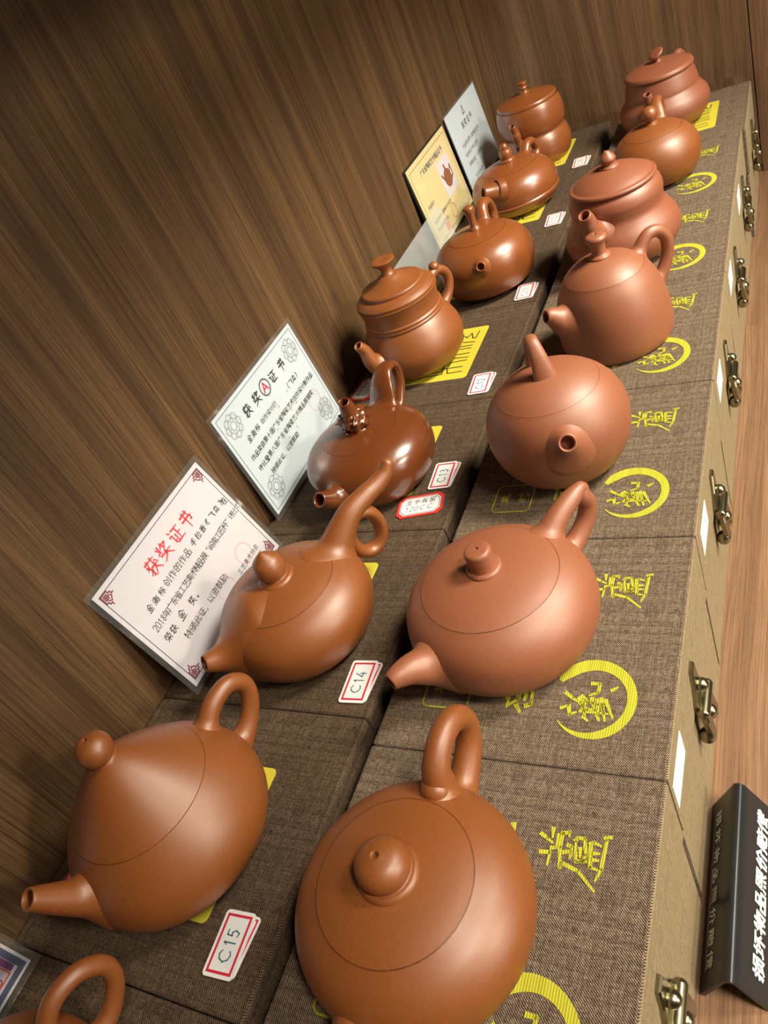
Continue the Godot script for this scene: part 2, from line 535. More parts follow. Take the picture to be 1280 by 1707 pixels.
# ---------------------------------------------------------------- teapots
# an egg-shaped profile cut into body and lid where the radius falls to seam
func egg(R: float, H: float, base: float, ym: float, n: float, seam: float) -> Array:
	var body := [[0.0, 0.0012], [base - 0.003, 0.0012], [base - 0.003, 0.0012], [base - 0.001, 0.0], [base, 0.0005]]
	for k in range(1, 9):
		var f := k / 8.0
		var y := ym * (1.0 - pow(1.0 - f, 1.5))
		body.append([base + (R - base) * pow(maxf(0.0, 1.0 - pow((ym - y) / ym, n)), 1.0 / n), maxf(y, 0.0012)])
	var ys := ym + (H - ym) * pow(1.0 - pow(seam / R, n), 1.0 / n)
	for k in range(1, 7):
		var y := ym + (ys - ym) * k / 6.0
		body.append([R * pow(maxf(0.0, 1.0 - pow((y - ym) / (H - ym), n)), 1.0 / n), y])
	body.append([seam, ys])
	body.append([seam, ys])
	body.append([seam - 0.00005, ys - 0.0003])
	var lid := [[seam - 0.00018, ys - 0.0003], [seam - 0.00018, ys + 0.0001], [seam - 0.00018, ys + 0.0001]]
	for k in range(1, 8):
		var r := (seam - 0.00018) * (1.0 - k / 7.0)
		lid.append([r, ym + (H - ym) * pow(1.0 - pow(r / R, n), 1.0 / n)])
	return [body, lid]

func pot_group(right: bool) -> String:
	return "teapots on the front row of gift boxes" if right else "teapots on the back row of gift boxes"

func pot(label: String, x: float, z: float, az: float, body: Array, lid: Array, m: Material, right: bool) -> Node3D:
	var t := thing("teapot", label, "teapot", Transform3D(Basis(Vector3.UP, -deg_to_rad(az)), Vector3(x, 0.0003, z)), pot_group(right))
	var s := surf()
	lathe(s, body)
	commit("body", s, m, t)
	var l := surf()
	lathe(l, lid)
	commit("lid", l, m, t)
	var prof := []
	for run in spline(body.slice(0, body.size() - 1), 4):
		for p in run:
			prof.append(Vector2(maxf(p[0], 0.0), p[1]))
	for run in spline(lid.slice(2), 4):
		for p in run:
			prof.append(Vector2(maxf(p[0], 0.0), p[1]))
	t.set_meta("profile", prof)
	return t

func knob(t: Node3D, pts: Array, m: Material, per := 5) -> Node:
	var s := surf()
	lathe(s, pts, per, 40)
	return commit("knob", s, m, t.get_node("lid"))

func spout(t: Node3D, path: Array, m: Material, flare := 0.006, turn := 0.0) -> void:
	var s := surf()
	tube(s, path, t.get_meta("profile"), flare, true)
	commit("spout", s, m, t, Transform3D(Basis(Vector3.UP, turn), Vector3.ZERO))

func handle(t: Node3D, path: Array, m: Material, flare := 0.004, turn := 0.0) -> MeshInstance3D:
	var s := surf()
	tube(s, path, t.get_meta("profile"), flare)
	return commit("handle", s, m, t, Transform3D(Basis(Vector3.UP, turn), Vector3.ZERO))

func ring_line(t: Node, r: float, y: float, w: float, m: Material, called := "raised_ring") -> void:
	var s := surf()
	lathe(s, [[r - w, y - w * 0.6], [r - w * 0.5, y + w * 0.25], [r, y + w * 0.3], [r + w * 0.5, y], [r + w, y - w * 0.9]], 3)
	commit(called, s, m, t)

func lump(called: String, t: Node, at: Vector3, size: Vector3, m: Material, rough := 0.0) -> void:
	var rows := []
	var nz := noise(19, 0.9, 2)
	for j in 17:
		var row := PackedVector3Array()
		var a := PI * j / 16.0
		for i in 28:
			var b := TAU * i / 28.0
			var d := Vector3(sin(a) * cos(b), cos(a), sin(a) * sin(b))
			var k := 1.0 + rough * nz.get_noise_3d(d.x * 3.0, d.y * 3.0, d.z * 3.0)
			row.append(at + d * size * k)
		rows.append(row)
	var s := surf()
	grid(s, rows, true, 1.0)
	commit(called, s, m, t)

func teapots() -> void:
	var c: Material = M.brown_clay
	# front row, near to far
	var e := egg(0.0545, 0.0522, 0.030, 0.0230, 2.2, 0.0360)
	var t := pot("largest brown teapot with round knob and wide lid circle, nearest on the front row", -0.0940, 0.0850, 97, e[0], e[1], c, true)
	knob(t, [[0.0136, 0.0500], [0.0140, 0.0518], [0.0128, 0.0534], [0.0108, 0.0540], [0.0116, 0.0562], [0.0121, 0.0592], [0.0110, 0.0624], [0.0080, 0.0652], [0.0035, 0.0667], [0.0016, 0.0668], [0.0012, 0.0652], [0.0, 0.0627]], c)
	spout(t, [[0.042, 0.017, 0.0125], [0.053, 0.021, 0.0100], [0.063, 0.028, 0.0078], [0.072, 0.037, 0.0055]], c)
	handle(t, [[-0.041, 0.033, 0.0085], [-0.0460, 0.043, 0.0078], [-0.050, 0.0520, 0.0066], [-0.061, 0.0580, 0.0062], [-0.0725, 0.0560, 0.0062], [-0.0785, 0.0460, 0.0062], [-0.0750, 0.0350, 0.0064], [-0.064, 0.0260, 0.0070], [-0.050, 0.0190, 0.0085]], c)
	lump("thumb_rest", t.get_node("handle"), Vector3(-0.0425, 0.0445, 0), Vector3(0.0062, 0.0058, 0.0070), c)

	c = M.red_clay
	e = egg(0.0557, 0.0572, 0.030, 0.0255, 2.25, 0.0400)
	t = pot("flat round red teapot with a blunt cone knob and pointed ear handle", -0.095, -0.082, 122, e[0], e[1], c, true)
	ring_line(t.get_node("lid"), 0.029, 0.0525, 0.0012, c)
	knob(t, [[0.0098, 0.0555], [0.0102, 0.0575], [0.0092, 0.0588], [0.0077, 0.0592], [0.0077, 0.0592], [0.0075, 0.0620], [0.0078, 0.0680], [0.0076, 0.0704], [0.0060, 0.0718], [0.0014, 0.0722], [0.0014, 0.0722], [0.0010, 0.0710], [0.0, 0.0690]], c)
	spout(t, [[0.040, 0.018, 0.0150], [0.053, 0.0275, 0.0118], [0.0640, 0.0355, 0.0088], [0.0725, 0.0385, 0.0066], [0.0778, 0.0390, 0.0050]], c)
	handle(t, [[-0.038, 0.037, 0.0105], [-0.047, 0.0430, 0.0082], [-0.058, 0.0490, 0.0066], [-0.0700, 0.0525, 0.0056], [-0.0780, 0.0535, 0.0038], [-0.0770, 0.0480, 0.0052], [-0.0790, 0.0400, 0.0054], [-0.0745, 0.0310, 0.0056], [-0.065, 0.0240, 0.0060], [-0.052, 0.0185, 0.0075]], c)

	c = M.red_clay
	e = egg(0.0490, 0.0785, 0.019, 0.0375, 2.05, 0.0350)
	t = pot("egg-shaped red teapot with strap-like loop knob and short spout pointing forward", -0.090, -0.238, 67, e[0], e[1], c, true)
	var s := surf()
	tube(s, [[0.0070, 0.0765, 0.0036, 0.0080], [0.0055, 0.0830, 0.0032, 0.0068], [0.0020, 0.0920, 0.0030, 0.0054], [-0.0035, 0.0985, 0.0030, 0.0044], [-0.0100, 0.0985, 0.0030, 0.0044], [-0.0140, 0.0920, 0.0030, 0.0050], [-0.0155, 0.0830, 0.0032, 0.0060], [-0.0160, 0.0730, 0.0036, 0.0074]], [], 0.0)
	commit("loop_knob", s, c, t.get_node("lid"), Transform3D(Basis(Vector3.UP, deg_to_rad(6)), Vector3.ZERO))
	spout(t, [[0.030, 0.0385, 0.0150], [0.038, 0.0440, 0.0130], [0.0460, 0.0495, 0.0088], [0.0525, 0.0540, 0.0058]], c, 0.009)

	c = M.red_clay
	t = pot("tall dome-shaped red teapot with wide flat base and round loop handle", -0.078, -0.397, 138,
		[[0.0, 0.0008], [0.039, 0.0008], [0.039, 0.0008], [0.0415, 0.0002], [0.0440, 0.0020], [0.0455, 0.0080], [0.0456, 0.0170], [0.0444, 0.0300], [0.0418, 0.0420], [0.0376, 0.0530], [0.0316, 0.0622], [0.0316, 0.0622], [0.0315, 0.0618]],
		[[0.0314, 0.0619], [0.0314, 0.0624], [0.0314, 0.0624], [0.0265, 0.0668], [0.0196, 0.0710], [0.0108, 0.0740], [0.0, 0.0750]], c, true)
	knob(t, [[0.0084, 0.0735], [0.0086, 0.0754], [0.0072, 0.0766], [0.0058, 0.0780], [0.0058, 0.0830], [0.0066, 0.0868], [0.0082, 0.0888], [0.0084, 0.0905], [0.0068, 0.0924], [0.0030, 0.0932], [0.0014, 0.0932], [0.0010, 0.0920], [0.0, 0.0900]], c)
	spout(t, [[0.033, 0.0310, 0.0155], [0.0410, 0.0380, 0.0132], [0.0475, 0.0445, 0.0096], [0.0525, 0.0490, 0.0070], [0.0560, 0.0505, 0.0055]], c)
	handle(t, [[-0.030, 0.056, 0.0064], [-0.0365, 0.0655, 0.0053], [-0.0445, 0.0710, 0.0050], [-0.0530, 0.0690, 0.0050], [-0.0585, 0.0600, 0.0050], [-0.0575, 0.0480, 0.0050], [-0.0510, 0.0360, 0.0052], [-0.0415, 0.0270, 0.0062]], c)

	c = M.rust_clay
	t = pot("two-tiered gourd-shaped red teapot with rimmed lid and pointed knob", -0.092, -0.552, 106,
		[[0.0, 0.0010], [0.031, 0.0010], [0.031, 0.0010], [0.034, 0.0002], [0.0470, 0.0075], [0.0532, 0.0200], [0.0510, 0.0320], [0.0445, 0.0420], [0.0420, 0.0475], [0.0424, 0.0540], [0.0428, 0.0590], [0.0412, 0.0650], [0.0372, 0.0700], [0.0372, 0.0700], [0.0360, 0.0702]],
		[[0.0362, 0.0704], [0.0388, 0.0708], [0.0396, 0.0722], [0.0386, 0.0740], [0.0366, 0.0746], [0.0366, 0.0746], [0.0356, 0.0750], [0.0300, 0.0786], [0.0200, 0.0828], [0.0100, 0.0852], [0.0, 0.0858]], c, true)
	knob(t, [[0.0082, 0.0840], [0.0086, 0.0858], [0.0072, 0.0872], [0.0056, 0.0880], [0.0066, 0.0900], [0.0074, 0.0924], [0.0062, 0.0952], [0.0036, 0.0980], [0.0020, 0.0996], [0.0012, 0.0997], [0.0008, 0.0985], [0.0, 0.0975]], c)
	spout(t, [[0.036, 0.0420, 0.0125], [0.0470, 0.0460, 0.0102], [0.0535, 0.0535, 0.0084], [0.0560, 0.0630, 0.0070], [0.0595, 0.0690, 0.0060]], c)
	handle(t, [[-0.040, 0.052, 0.0058], [-0.0490, 0.0560, 0.0048], [-0.0570, 0.0530, 0.0048], [-0.0620, 0.0440, 0.0048], [-0.0600, 0.0330, 0.0050], [-0.0500, 0.0240, 0.0060]], c)

	c = M.brown_clay
	e = egg(0.0452, 0.0600, 0.025, 0.0275, 2.1, 0.0300)
	t = pot("round orange-brown teapot with ball knob, second from the far end of the front row", -0.078, -0.715, 105, e[0], e[1], c, true)
	knob(t, [[0.0072, 0.0585], [0.0075, 0.0602], [0.0055, 0.0614], [0.0046, 0.0628], [0.0070, 0.0650], [0.0084, 0.0690], [0.0074, 0.0735], [0.0040, 0.0766], [0.0, 0.0775]], c)
	spout(t, [[0.034, 0.024, 0.0120], [0.0450, 0.0280, 0.0085], [0.0530, 0.0330, 0.0062], [0.0580, 0.0380, 0.0046]], c)
	handle(t, [[-0.026, 0.050, 0.0046, 0.0105], [-0.0310, 0.0590, 0.0040, 0.0090], [-0.0380, 0.0660, 0.0036, 0.0066], [-0.0470, 0.0690, 0.0034, 0.0048], [-0.0550, 0.0630, 0.0036, 0.0050], [-0.0570, 0.0520, 0.0038, 0.0054], [-0.0530, 0.0410, 0.0040, 0.0056], [-0.0420, 0.0300, 0.0046, 0.0066]], c, 0.003, deg_to_rad(12))

	c = M.rust_clay
	t = pot("two-tiered red teapot with tilted button knob at the far end of the front row", -0.087, -0.880, 112,
		[[0.0, 0.0010], [0.030, 0.0010], [0.030, 0.0010], [0.033, 0.0002], [0.0460, 0.0080], [0.0520, 0.0210], [0.0505, 0.0315], [0.0440, 0.0400], [0.0424, 0.0428], [0.0424, 0.0428], [0.0418, 0.0480], [0.0394, 0.0570], [0.0378, 0.0620], [0.0378, 0.0620], [0.0370, 0.0622]],
		[[0.0370, 0.0624], [0.0390, 0.0628], [0.0396, 0.0648], [0.0386, 0.0672], [0.0386, 0.0672], [0.0360, 0.0688], [0.0240, 0.0724], [0.0110, 0.0746], [0.0, 0.0752]], c, true)
	var kb := knob(t, [[0.0054, 0.0740], [0.0048, 0.0758], [0.0034, 0.0770], [0.0032, 0.0795], [0.0044, 0.0810], [0.0, 0.0814]], c)
	var disc := surf()
	lathe(disc, [[0.0, -0.0022], [0.0064, -0.0020], [0.0088, 0.0], [0.0068, 0.0022], [0.0, 0.0026]], 5, 32)
	commit("button", disc, c, kb, Transform3D(Basis(Vector3(0.35, 0, -0.94).normalized(), deg_to_rad(28)), Vector3(0, 0.0830, 0)))
	spout(t, [[0.036, 0.030, 0.0120], [0.0470, 0.0370, 0.0085], [0.0530, 0.0470, 0.0062], [0.0570, 0.0575, 0.0046]], c, 0.006, deg_to_rad(14))
	handle(t, [[-0.033, 0.0520, 0.0056], [-0.0410, 0.0620, 0.0052], [-0.0490, 0.0650, 0.0050], [-0.0560, 0.0590, 0.0048], [-0.0580, 0.0490, 0.0048], [-0.0550, 0.0380, 0.0048], [-0.0460, 0.0300, 0.0056]], c)

	# back row, near to far
	c = M.brown_clay
	e = egg(0.0520, 0.0560, 0.029, 0.0260, 2.2, 0.0360)
	t = pot("teapot at the near left corner showing only its ring-shaped brown handle", -0.240, 0.220, 105, e[0], e[1], c, false)
	knob(t, [[0.0110, 0.0545], [0.0112, 0.0565], [0.0090, 0.0580], [0.0100, 0.0620], [0.0090, 0.0665], [0.0, 0.0690]], c)
	spout(t, [[0.042, 0.022, 0.0120], [0.054, 0.029, 0.0090], [0.068, 0.042, 0.0055]], c)
	handle(t, [[-0.036, 0.036, 0.0056], [-0.0420, 0.0470, 0.0046], [-0.0530, 0.0560, 0.0044], [-0.0660, 0.0550, 0.0044], [-0.0740, 0.0450, 0.0044], [-0.0720, 0.0330, 0.0044], [-0.0620, 0.0230, 0.0046], [-0.0480, 0.0180, 0.0056]], c)

	t = pot("cone-shaped brown teapot with small ball knob and long straight spout", -0.2465, 0.0730, 104,
		[[0.0, 0.0010], [0.025, 0.0010], [0.025, 0.0010], [0.028, 0.0002], [0.0430, 0.0045], [0.0535, 0.0140], [0.0564, 0.0245], [0.0545, 0.0350], [0.0485, 0.0460], [0.0395, 0.0570], [0.0395, 0.0570], [0.0394, 0.0566]],
		[[0.0393, 0.0567], [0.0393, 0.0574], [0.0393, 0.0574], [0.0300, 0.0672], [0.0200, 0.0768], [0.0110, 0.0842], [0.0045, 0.0878], [0.0, 0.0884]], c, false)
	knob(t, [[0.0075, 0.0858], [0.0070, 0.0876], [0.0062, 0.0886], [0.0082, 0.0908], [0.0094, 0.0948], [0.0084, 0.0994], [0.0050, 0.1026], [0.0014, 0.1034], [0.0010, 0.1020], [0.0, 0.1004]], c)
	spout(t, [[0.040, 0.0190, 0.0130], [0.0510, 0.0380, 0.0098], [0.0590, 0.0530, 0.0076], [0.0660, 0.0670, 0.0054]], c, 0.006)
	handle(t, [[-0.038, 0.0360, 0.0085], [-0.0470, 0.0460, 0.0064], [-0.0580, 0.0535, 0.0055], [-0.0710, 0.0540, 0.0053], [-0.0785, 0.0460, 0.0053], [-0.0770, 0.0350, 0.0053], [-0.0680, 0.0240, 0.0056], [-0.0520, 0.0150, 0.0076]], c)

	e = egg(0.0530, 0.0570, 0.027, 0.0270, 2.1, 0.0365)
	t = pot("bird-shaped brown teapot with sweeping tail handle and ring below it", -0.236, -0.076, 122, e[0], e[1], c, false)
	knob(t, [[0.0120, 0.0545], [0.0124, 0.0562], [0.0110, 0.0578], [0.0085, 0.0588], [0.0098, 0.0620], [0.0106, 0.0665], [0.0090, 0.0715], [0.0055, 0.0748], [0.0030, 0.0768], [0.0012, 0.0780], [0.0, 0.0782]], c)
	spout(t, [[0.012, 0.025, 0.0240], [0.030, 0.0265, 0.0235], [0.043, 0.0290, 0.0165], [0.055, 0.0330, 0.0100], [0.067, 0.0385, 0.0058]], c, 0.010)
	handle(t, [[-0.030, 0.0360, 0.0170], [-0.042, 0.0430, 0.0125], [-0.0530, 0.0520, 0.0098], [-0.0640, 0.0590, 0.0082], [-0.0770, 0.0620, 0.0070], [-0.0885, 0.0635, 0.0062], [-0.0975, 0.0665, 0.0054], [-0.1030, 0.0715, 0.0044]], c, 0.006)
	s = surf()
	var loop := []
	for k in 25:
		var a := TAU * k / 24.0 + 2.0
		loop.append([-0.0665 + 0.0118 * cos(a), 0.0395 + 0.0160 * sin(a), 0.0046, 0.0062])
	tube(s, loop, [], 0.0, false, 20, 3)
	commit("finger_ring", s, c, t)

	c = M.gloss_clay
	e = egg(0.0530, 0.0525, 0.026, 0.0255, 2.25, 0.0310)
	t = pot("glossy dark brown teapot with carved bud knob", -0.245, -0.236, 98, e[0], e[1], c, false)
	kb = knob(t, [[0.0100, 0.0500], [0.0106, 0.0520], [0.0090, 0.0535], [0.0070, 0.0545], [0.0, 0.0560]], c)
	lump("carved_base", kb, Vector3(0, 0.0590, 0), Vector3(0.0112, 0.0088, 0.0112), c, 0.5)
	s = surf()
	tube(s, [[0.0, 0.0590, 0.0085], [0.0, 0.0660, 0.0070], [0.0006, 0.0720, 0.0060], [0.0026, 0.0775, 0.0046]], [], 0.0, true, 20)
	commit("bud", s, c, kb, Transform3D(Basis(Vector3.UP, 0.6), Vector3.ZERO))
	spout(t, [[0.038, 0.019, 0.0130], [0.0500, 0.0245, 0.0096], [0.0600, 0.0310, 0.0074], [0.0690, 0.0390, 0.0060]], c, 0.007)
	handle(t, [[-0.034, 0.0380, 0.0060, 0.0130], [-0.0410, 0.0480, 0.0052, 0.0124], [-0.0470, 0.0580, 0.0044, 0.0106], [-0.0550, 0.0650, 0.0038, 0.0082], [-0.0650, 0.0645, 0.0038, 0.0064], [-0.0700, 0.0570, 0.0040, 0.0058], [-0.0670, 0.0450, 0.0042, 0.0056], [-0.0580, 0.0340, 0.0046, 0.0060], [-0.0480, 0.0240, 0.0056, 0.0070]], c, 0.004)

	c = M.brown_clay
	t = pot("lidded brown teapot with stepped rings, tall flared knob and apron under its spout", -0.264, -0.405, 116,
		[[0.0, 0.0010], [0.024, 0.0010], [0.024, 0.0010], [0.027, 0.0002], [0.0400, 0.0080], [0.0470, 0.0220], [0.0465, 0.0340], [0.0415, 0.0460], [0.0372, 0.0525], [0.0372, 0.0525], [0.0380, 0.0540], [0.0372, 0.0556], [0.0372, 0.0556], [0.0376, 0.0574], [0.0362, 0.0590], [0.0362, 0.0590], [0.0362, 0.0650], [0.0376, 0.0720], [0.0386, 0.0745], [0.0386, 0.0745], [0.0370, 0.0750]],
		[[0.0372, 0.0752], [0.0376, 0.0775], [0.0376, 0.0775], [0.0340, 0.0805], [0.0295, 0.0825], [0.0295, 0.0825], [0.0296, 0.0848], [0.0280, 0.0862], [0.0220, 0.0880], [0.0140, 0.0915], [0.0080, 0.0950], [0.0, 0.0960]], c, false)
	knob(t, [[0.0080, 0.0930], [0.0060, 0.0958], [0.0050, 0.0985], [0.0056, 0.1015], [0.0080, 0.1045], [0.0108, 0.1070], [0.0110, 0.1086], [0.0110, 0.1086], [0.0080, 0.1094], [0.0, 0.1088]], c)
	spout(t, [[0.034, 0.020, 0.0120], [0.0460, 0.0270, 0.0098], [0.0530, 0.0380, 0.0076], [0.0550, 0.0500, 0.0058], [0.0590, 0.0580, 0.0046]], c)
	lump("apron", t.get_node("spout"), Vector3(0.0480, 0.0175, 0), Vector3(0.0075, 0.0125, 0.0105), c)
	handle(t, [[-0.034, 0.0600, 0.0052], [-0.0430, 0.0665, 0.0046], [-0.0530, 0.0680, 0.0044], [-0.0610, 0.0620, 0.0044], [-0.0625, 0.0520, 0.0044], [-0.0560, 0.0410, 0.0044], [-0.0430, 0.0330, 0.0052]], c)
	lump("thumb_rest", t.get_node("handle"), Vector3(-0.0510, 0.0725, 0), Vector3(0.0050, 0.0046, 0.0050), c)

	c = M.sleek_clay
	e = egg(0.0512, 0.0620, 0.028, 0.0300, 2.25, 0.0300)
	t = pot("squat brown teapot with slender stick knob and tiny round spout opening", -0.2295, -0.543, 74, e[0], e[1], c, false)
	knob(t, [[0.0062, 0.0600], [0.0056, 0.0630], [0.0040, 0.0660], [0.0036, 0.0720], [0.0044, 0.0770], [0.0058, 0.0810], [0.0052, 0.0850], [0.0, 0.0870]], c)
	spout(t, [[0.030, 0.0330, 0.0120], [0.0420, 0.0385, 0.0080], [0.0490, 0.0420, 0.0054], [0.0540, 0.0445, 0.0046]], c, 0.007)
	handle(t, [[-0.026, 0.0530, 0.0060, 0.0080], [-0.0300, 0.0610, 0.0056, 0.0072], [-0.0350, 0.0680, 0.0052, 0.0064], [-0.0440, 0.0700, 0.0050, 0.0070], [-0.0550, 0.0650, 0.0046, 0.0060], [-0.0620, 0.0540, 0.0046, 0.0056], [-0.0590, 0.0410, 0.0046, 0.0056], [-0.0480, 0.0310, 0.0052, 0.0062]], c, 0.003, deg_to_rad(-15))

	e = egg(0.0516, 0.0560, 0.030, 0.0255, 2.2, 0.0330)
	t = pot("round brown teapot with raised belt, stubby collared spout and stacked knob", -0.245, -0.738, 108, e[0], e[1], c, false)
	var belt := surf()
	lathe(belt, [[0.0490, 0.0115], [0.0506, 0.0130], [0.0516, 0.0150], [0.0520, 0.0172], [0.0508, 0.0190]], 3)
	commit("belt", belt, c, t)
	knob(t, [[0.0092, 0.0545], [0.0094, 0.0575], [0.0084, 0.0592], [0.0066, 0.0600], [0.0066, 0.0600], [0.0076, 0.0620], [0.0078, 0.0660], [0.0066, 0.0690], [0.0044, 0.0700], [0.0044, 0.0700], [0.0046, 0.0730], [0.0030, 0.0758], [0.0, 0.0765]], c)
	s = surf()
	tube(s, [[0.0, 0.0, 0.0150], [0.0080, 0.0015, 0.0136], [0.0095, 0.0020, 0.0112], [0.0095, 0.0020, 0.0112], [0.0160, 0.0040, 0.0098], [0.0240, 0.0065, 0.0086]], [], 0.0, true)
	commit("spout", s, c, t, Transform3D(Basis(Vector3.UP, deg_to_rad(-36)), Vector3(0.0375, 0.0375, -0.0120)))
	handle(t, [[-0.032, 0.0430, 0.0056, 0.0070], [-0.0380, 0.0510, 0.0050, 0.0066], [-0.0450, 0.0560, 0.0048, 0.0060], [-0.0540, 0.0550, 0.0046, 0.0056], [-0.0600, 0.0480, 0.0046, 0.0054], [-0.0600, 0.0400, 0.0046, 0.0054], [-0.0480, 0.0300, 0.0052, 0.0060]], c)

	t = pot("bamboo-jointed cylindrical brown teapot in the far corner", -0.250, -0.885, 97,
		[[0.0, 0.0010], [0.034, 0.0010], [0.034, 0.0010], [0.037, 0.0002], [0.0425, 0.0080], [0.0450, 0.0190], [0.0436, 0.0300], [0.0400, 0.0378], [0.0400, 0.0378], [0.0398, 0.0396], [0.0398, 0.0396], [0.0425, 0.0460], [0.0435, 0.0560], [0.0420, 0.0680], [0.0395, 0.0745], [0.0395, 0.0745], [0.0390, 0.0738]],
		[[0.0386, 0.0740], [0.0388, 0.0765], [0.0376, 0.0790], [0.0340, 0.0802], [0.0200, 0.0838], [0.0080, 0.0860], [0.0, 0.0864]], c, false)
	knob(t, [[0.0080, 0.0845], [0.0064, 0.0864], [0.0052, 0.0880], [0.0050, 0.0908], [0.0060, 0.0922], [0.0050, 0.0938], [0.0052, 0.0964], [0.0062, 0.0980], [0.0044, 0.0994], [0.0, 0.0996]], c)
	spout(t, [[0.036, 0.026, 0.0085], [0.0480, 0.0340, 0.0066], [0.0530, 0.0410, 0.0070], [0.0550, 0.0460, 0.0054], [0.0565, 0.0540, 0.0060], [0.0580, 0.0600, 0.0046], [0.0610, 0.0670, 0.0042]], c, 0.004)
	handle(t, [[-0.038, 0.0640, 0.0050], [-0.0500, 0.0690, 0.0048], [-0.0600, 0.0640, 0.0046], [-0.0640, 0.0480, 0.0046], [-0.0600, 0.0320, 0.0046], [-0.0420, 0.0240, 0.0052]], c)
	for o in get_children():
		if o.has_meta("profile"):
			o.remove_meta("profile")

# ---------------------------------------------------------------- gift boxes
func lid_plane(x: float, y: float, z: float) -> Transform3D:
	# print on a box top: x along world x, y up the page along -z
	return Transform3D(Basis(Vector3(1, 0, 0), Vector3(0, 0, -1), Vector3(0, 1, 0)), Vector3(x, y, z))

func print_front(b: Node3D) -> void:
	# box-local: x from -0.16 (back) to 0 (front edge), z = 0 in the middle; page y runs along -z
	var T := lid_plane(0, 0.0003, 0)
	var s := surf()
	# brush-drawn crescent
	var n := 60
	for k in n:
		var f0 := float(k) / n
		var f1 := float(k + 1) / n
		var q := []
		for f in [f0, f1]:
			var a: float = lerpf(deg_to_rad(152), deg_to_rad(-140), f)
			var wid: float = lerpf(0.0074, 0.0052, clampf((f - 0.15) / 0.3, 0.0, 1.0)) * (0.45 + 0.55 * minf(1.0, f / 0.07)) * (1.0 if f < 0.72 else 1.0 - (f - 0.72) / 0.28 * 0.93)
			var dir := Vector2(cos(a) * 0.0208, sin(a) * 0.0218)
			var c := Vector2(-0.0415, -0.0395)
			q.append(c + dir * (1.0 - wid / 0.0436))
			q.append(c + dir * (1.0 + wid / 0.0436))
		quad(s, T * v3(q[0]), T * v3(q[1]), T * v3(q[3]), T * v3(q[2]), Vector3.UP)
	commit("crescent_emblem", s, M.print, b)
	s = surf()
	glyph(s, T, "0540,2052,3560 0275,1568 1568,2088,3082 3545,5058,4562 5015,6515,6535,5042 3560,5075,6870 4065,4888 4590,5498 5548,6272 6550,7285 7248,8078 7085,7495 8050,9888 7560,8595 8828,9820 3052,7062 3878,8880", -0.0570, -0.0255, Vector2(0.0285, 0.0275), 0.0019, 0.0, true)
	commit("brush_character", s, M.print, b)
	s = surf()
	glyph(s, T, "0015,1022,1828 1602,1718 0448,1846,1768 1838,3035 2512,2536 3008,3034,3570,3562 3008,4005,4012 3642,4638,4650 4028,4630,4845 5018,5212,6212,6740,6552,5554,5018 5830,6045 6850,5855 7020,7516,8520 7225,7560,8562 7635,8434 7646,8446 8904,9208,9060,8580 9702,9402 3962,6070,8598", -0.0525, 0.0490, Vector2(0.0330, 0.0260), 0.0017, 0.0, true)
	glyph(s, T, "0020,1535 2010,2060 0545,3545 4020,6025 5005,5570 3560,7570 6020,8530 7510,8570 9010,9890", -0.0910, 0.0500, Vector2(0.0270, 0.0250), 0.0022, 0.0, true)
	commit("brush_character", s, M.print, b)
	s = surf()
	glyph(s, T, "0010,0055 1530,2060 2515,2580 2545,4535 4540,4560,3075 4575,5590 6040,6060 6575,7570,7560 7012,7560", -0.0930, -0.0280, Vector2(0.0260, 0.0250), 0.0026, 0.0, true)
	commit("brush_character", s, M.print, b)
	s = surf()
	var loop := []
	for k in 33:
		var a := TAU * k / 32.0 + PI / 4.0
		var cx := 0.0098 * signf(cos(a))
		var cy := 0.0098 * signf(sin(a))
		loop.append(Vector2(-0.1235 + cx + 0.0040 * cos(a), -0.0385 + cy + 0.0040 * sin(a)))
	loop.append(loop[0])
	ribbon(s, T, loop, 0.0010)
	glyph(s, T, "0530,0575 1525,1580 2530,2575 3530,3575 4525,4580 5505,5590 0540,5540 0560,6060", -0.1325, -0.0330, Vector2(0.0090, 0.0110), 0.0007)
	glyph(s, T, "0520,3010,3060,6070 1570,4030 3080,5050 5090,7560 7515,8030,9010,9560", -0.1210, -0.0330, Vector2(0.0090, 0.0110), 0.0007)
	commit("seal_print", s, M.print, b)

func print_seal(b: Node3D, cx: float, half: Vector2, cz := 0.0) -> void:
	var T := lid_plane(cx, 0.0002, cz)
	var s := surf()
	var ring := []
	for k in 33:
		var a := TAU * k / 32.0 + PI / 4.0
		ring.append(Vector2((half.x - 0.004) * signf(cos(a)) + 0.004 * cos(a), (half.y - 0.004) * signf(sin(a)) + 0.004 * sin(a)))
	for k in 32:
		quad(s, T * Vector3.ZERO, T * v3(ring[k]), T * v3(ring[k + 1]), T * v3(ring[k + 1]), Vector3.UP)
	var o := commit("yellow_seal", s, M.seal_yellow, b)
	s = surf()
	T.origin.y = 0.0004
	var w := 0.0012
	var page := Vector2(half.x * 1.8, half.y * 1.8)
	glyph(s, T, "9405,9320,8920,8408,8017,7513 9429,7727 9336,7236 9342,7242,6437,5736 9453,6953,7160,9562 6553,6153,6065,4862 9568,7469,7281,7692,9591 9381,6581 4769,6570,6892,4793 4774,5875,5783,4780 4787,6687", -page.x / 2, page.y / 2, page, w)
	glyph(s, T, "3980,1382,1391,3994 3088,1087 6208,7208,7525 6022,7221 5532,6529 0508,1506,1520,0522 2010,2040 0530,3030 0845,3045 0855,3058 0862,0875,3075,3062 3210,4415,3625,4430 4840,5045 3050,4050", -page.x / 2, page.y / 2, page, w)
	commit("seal_script", s, M.seal_ink, o)

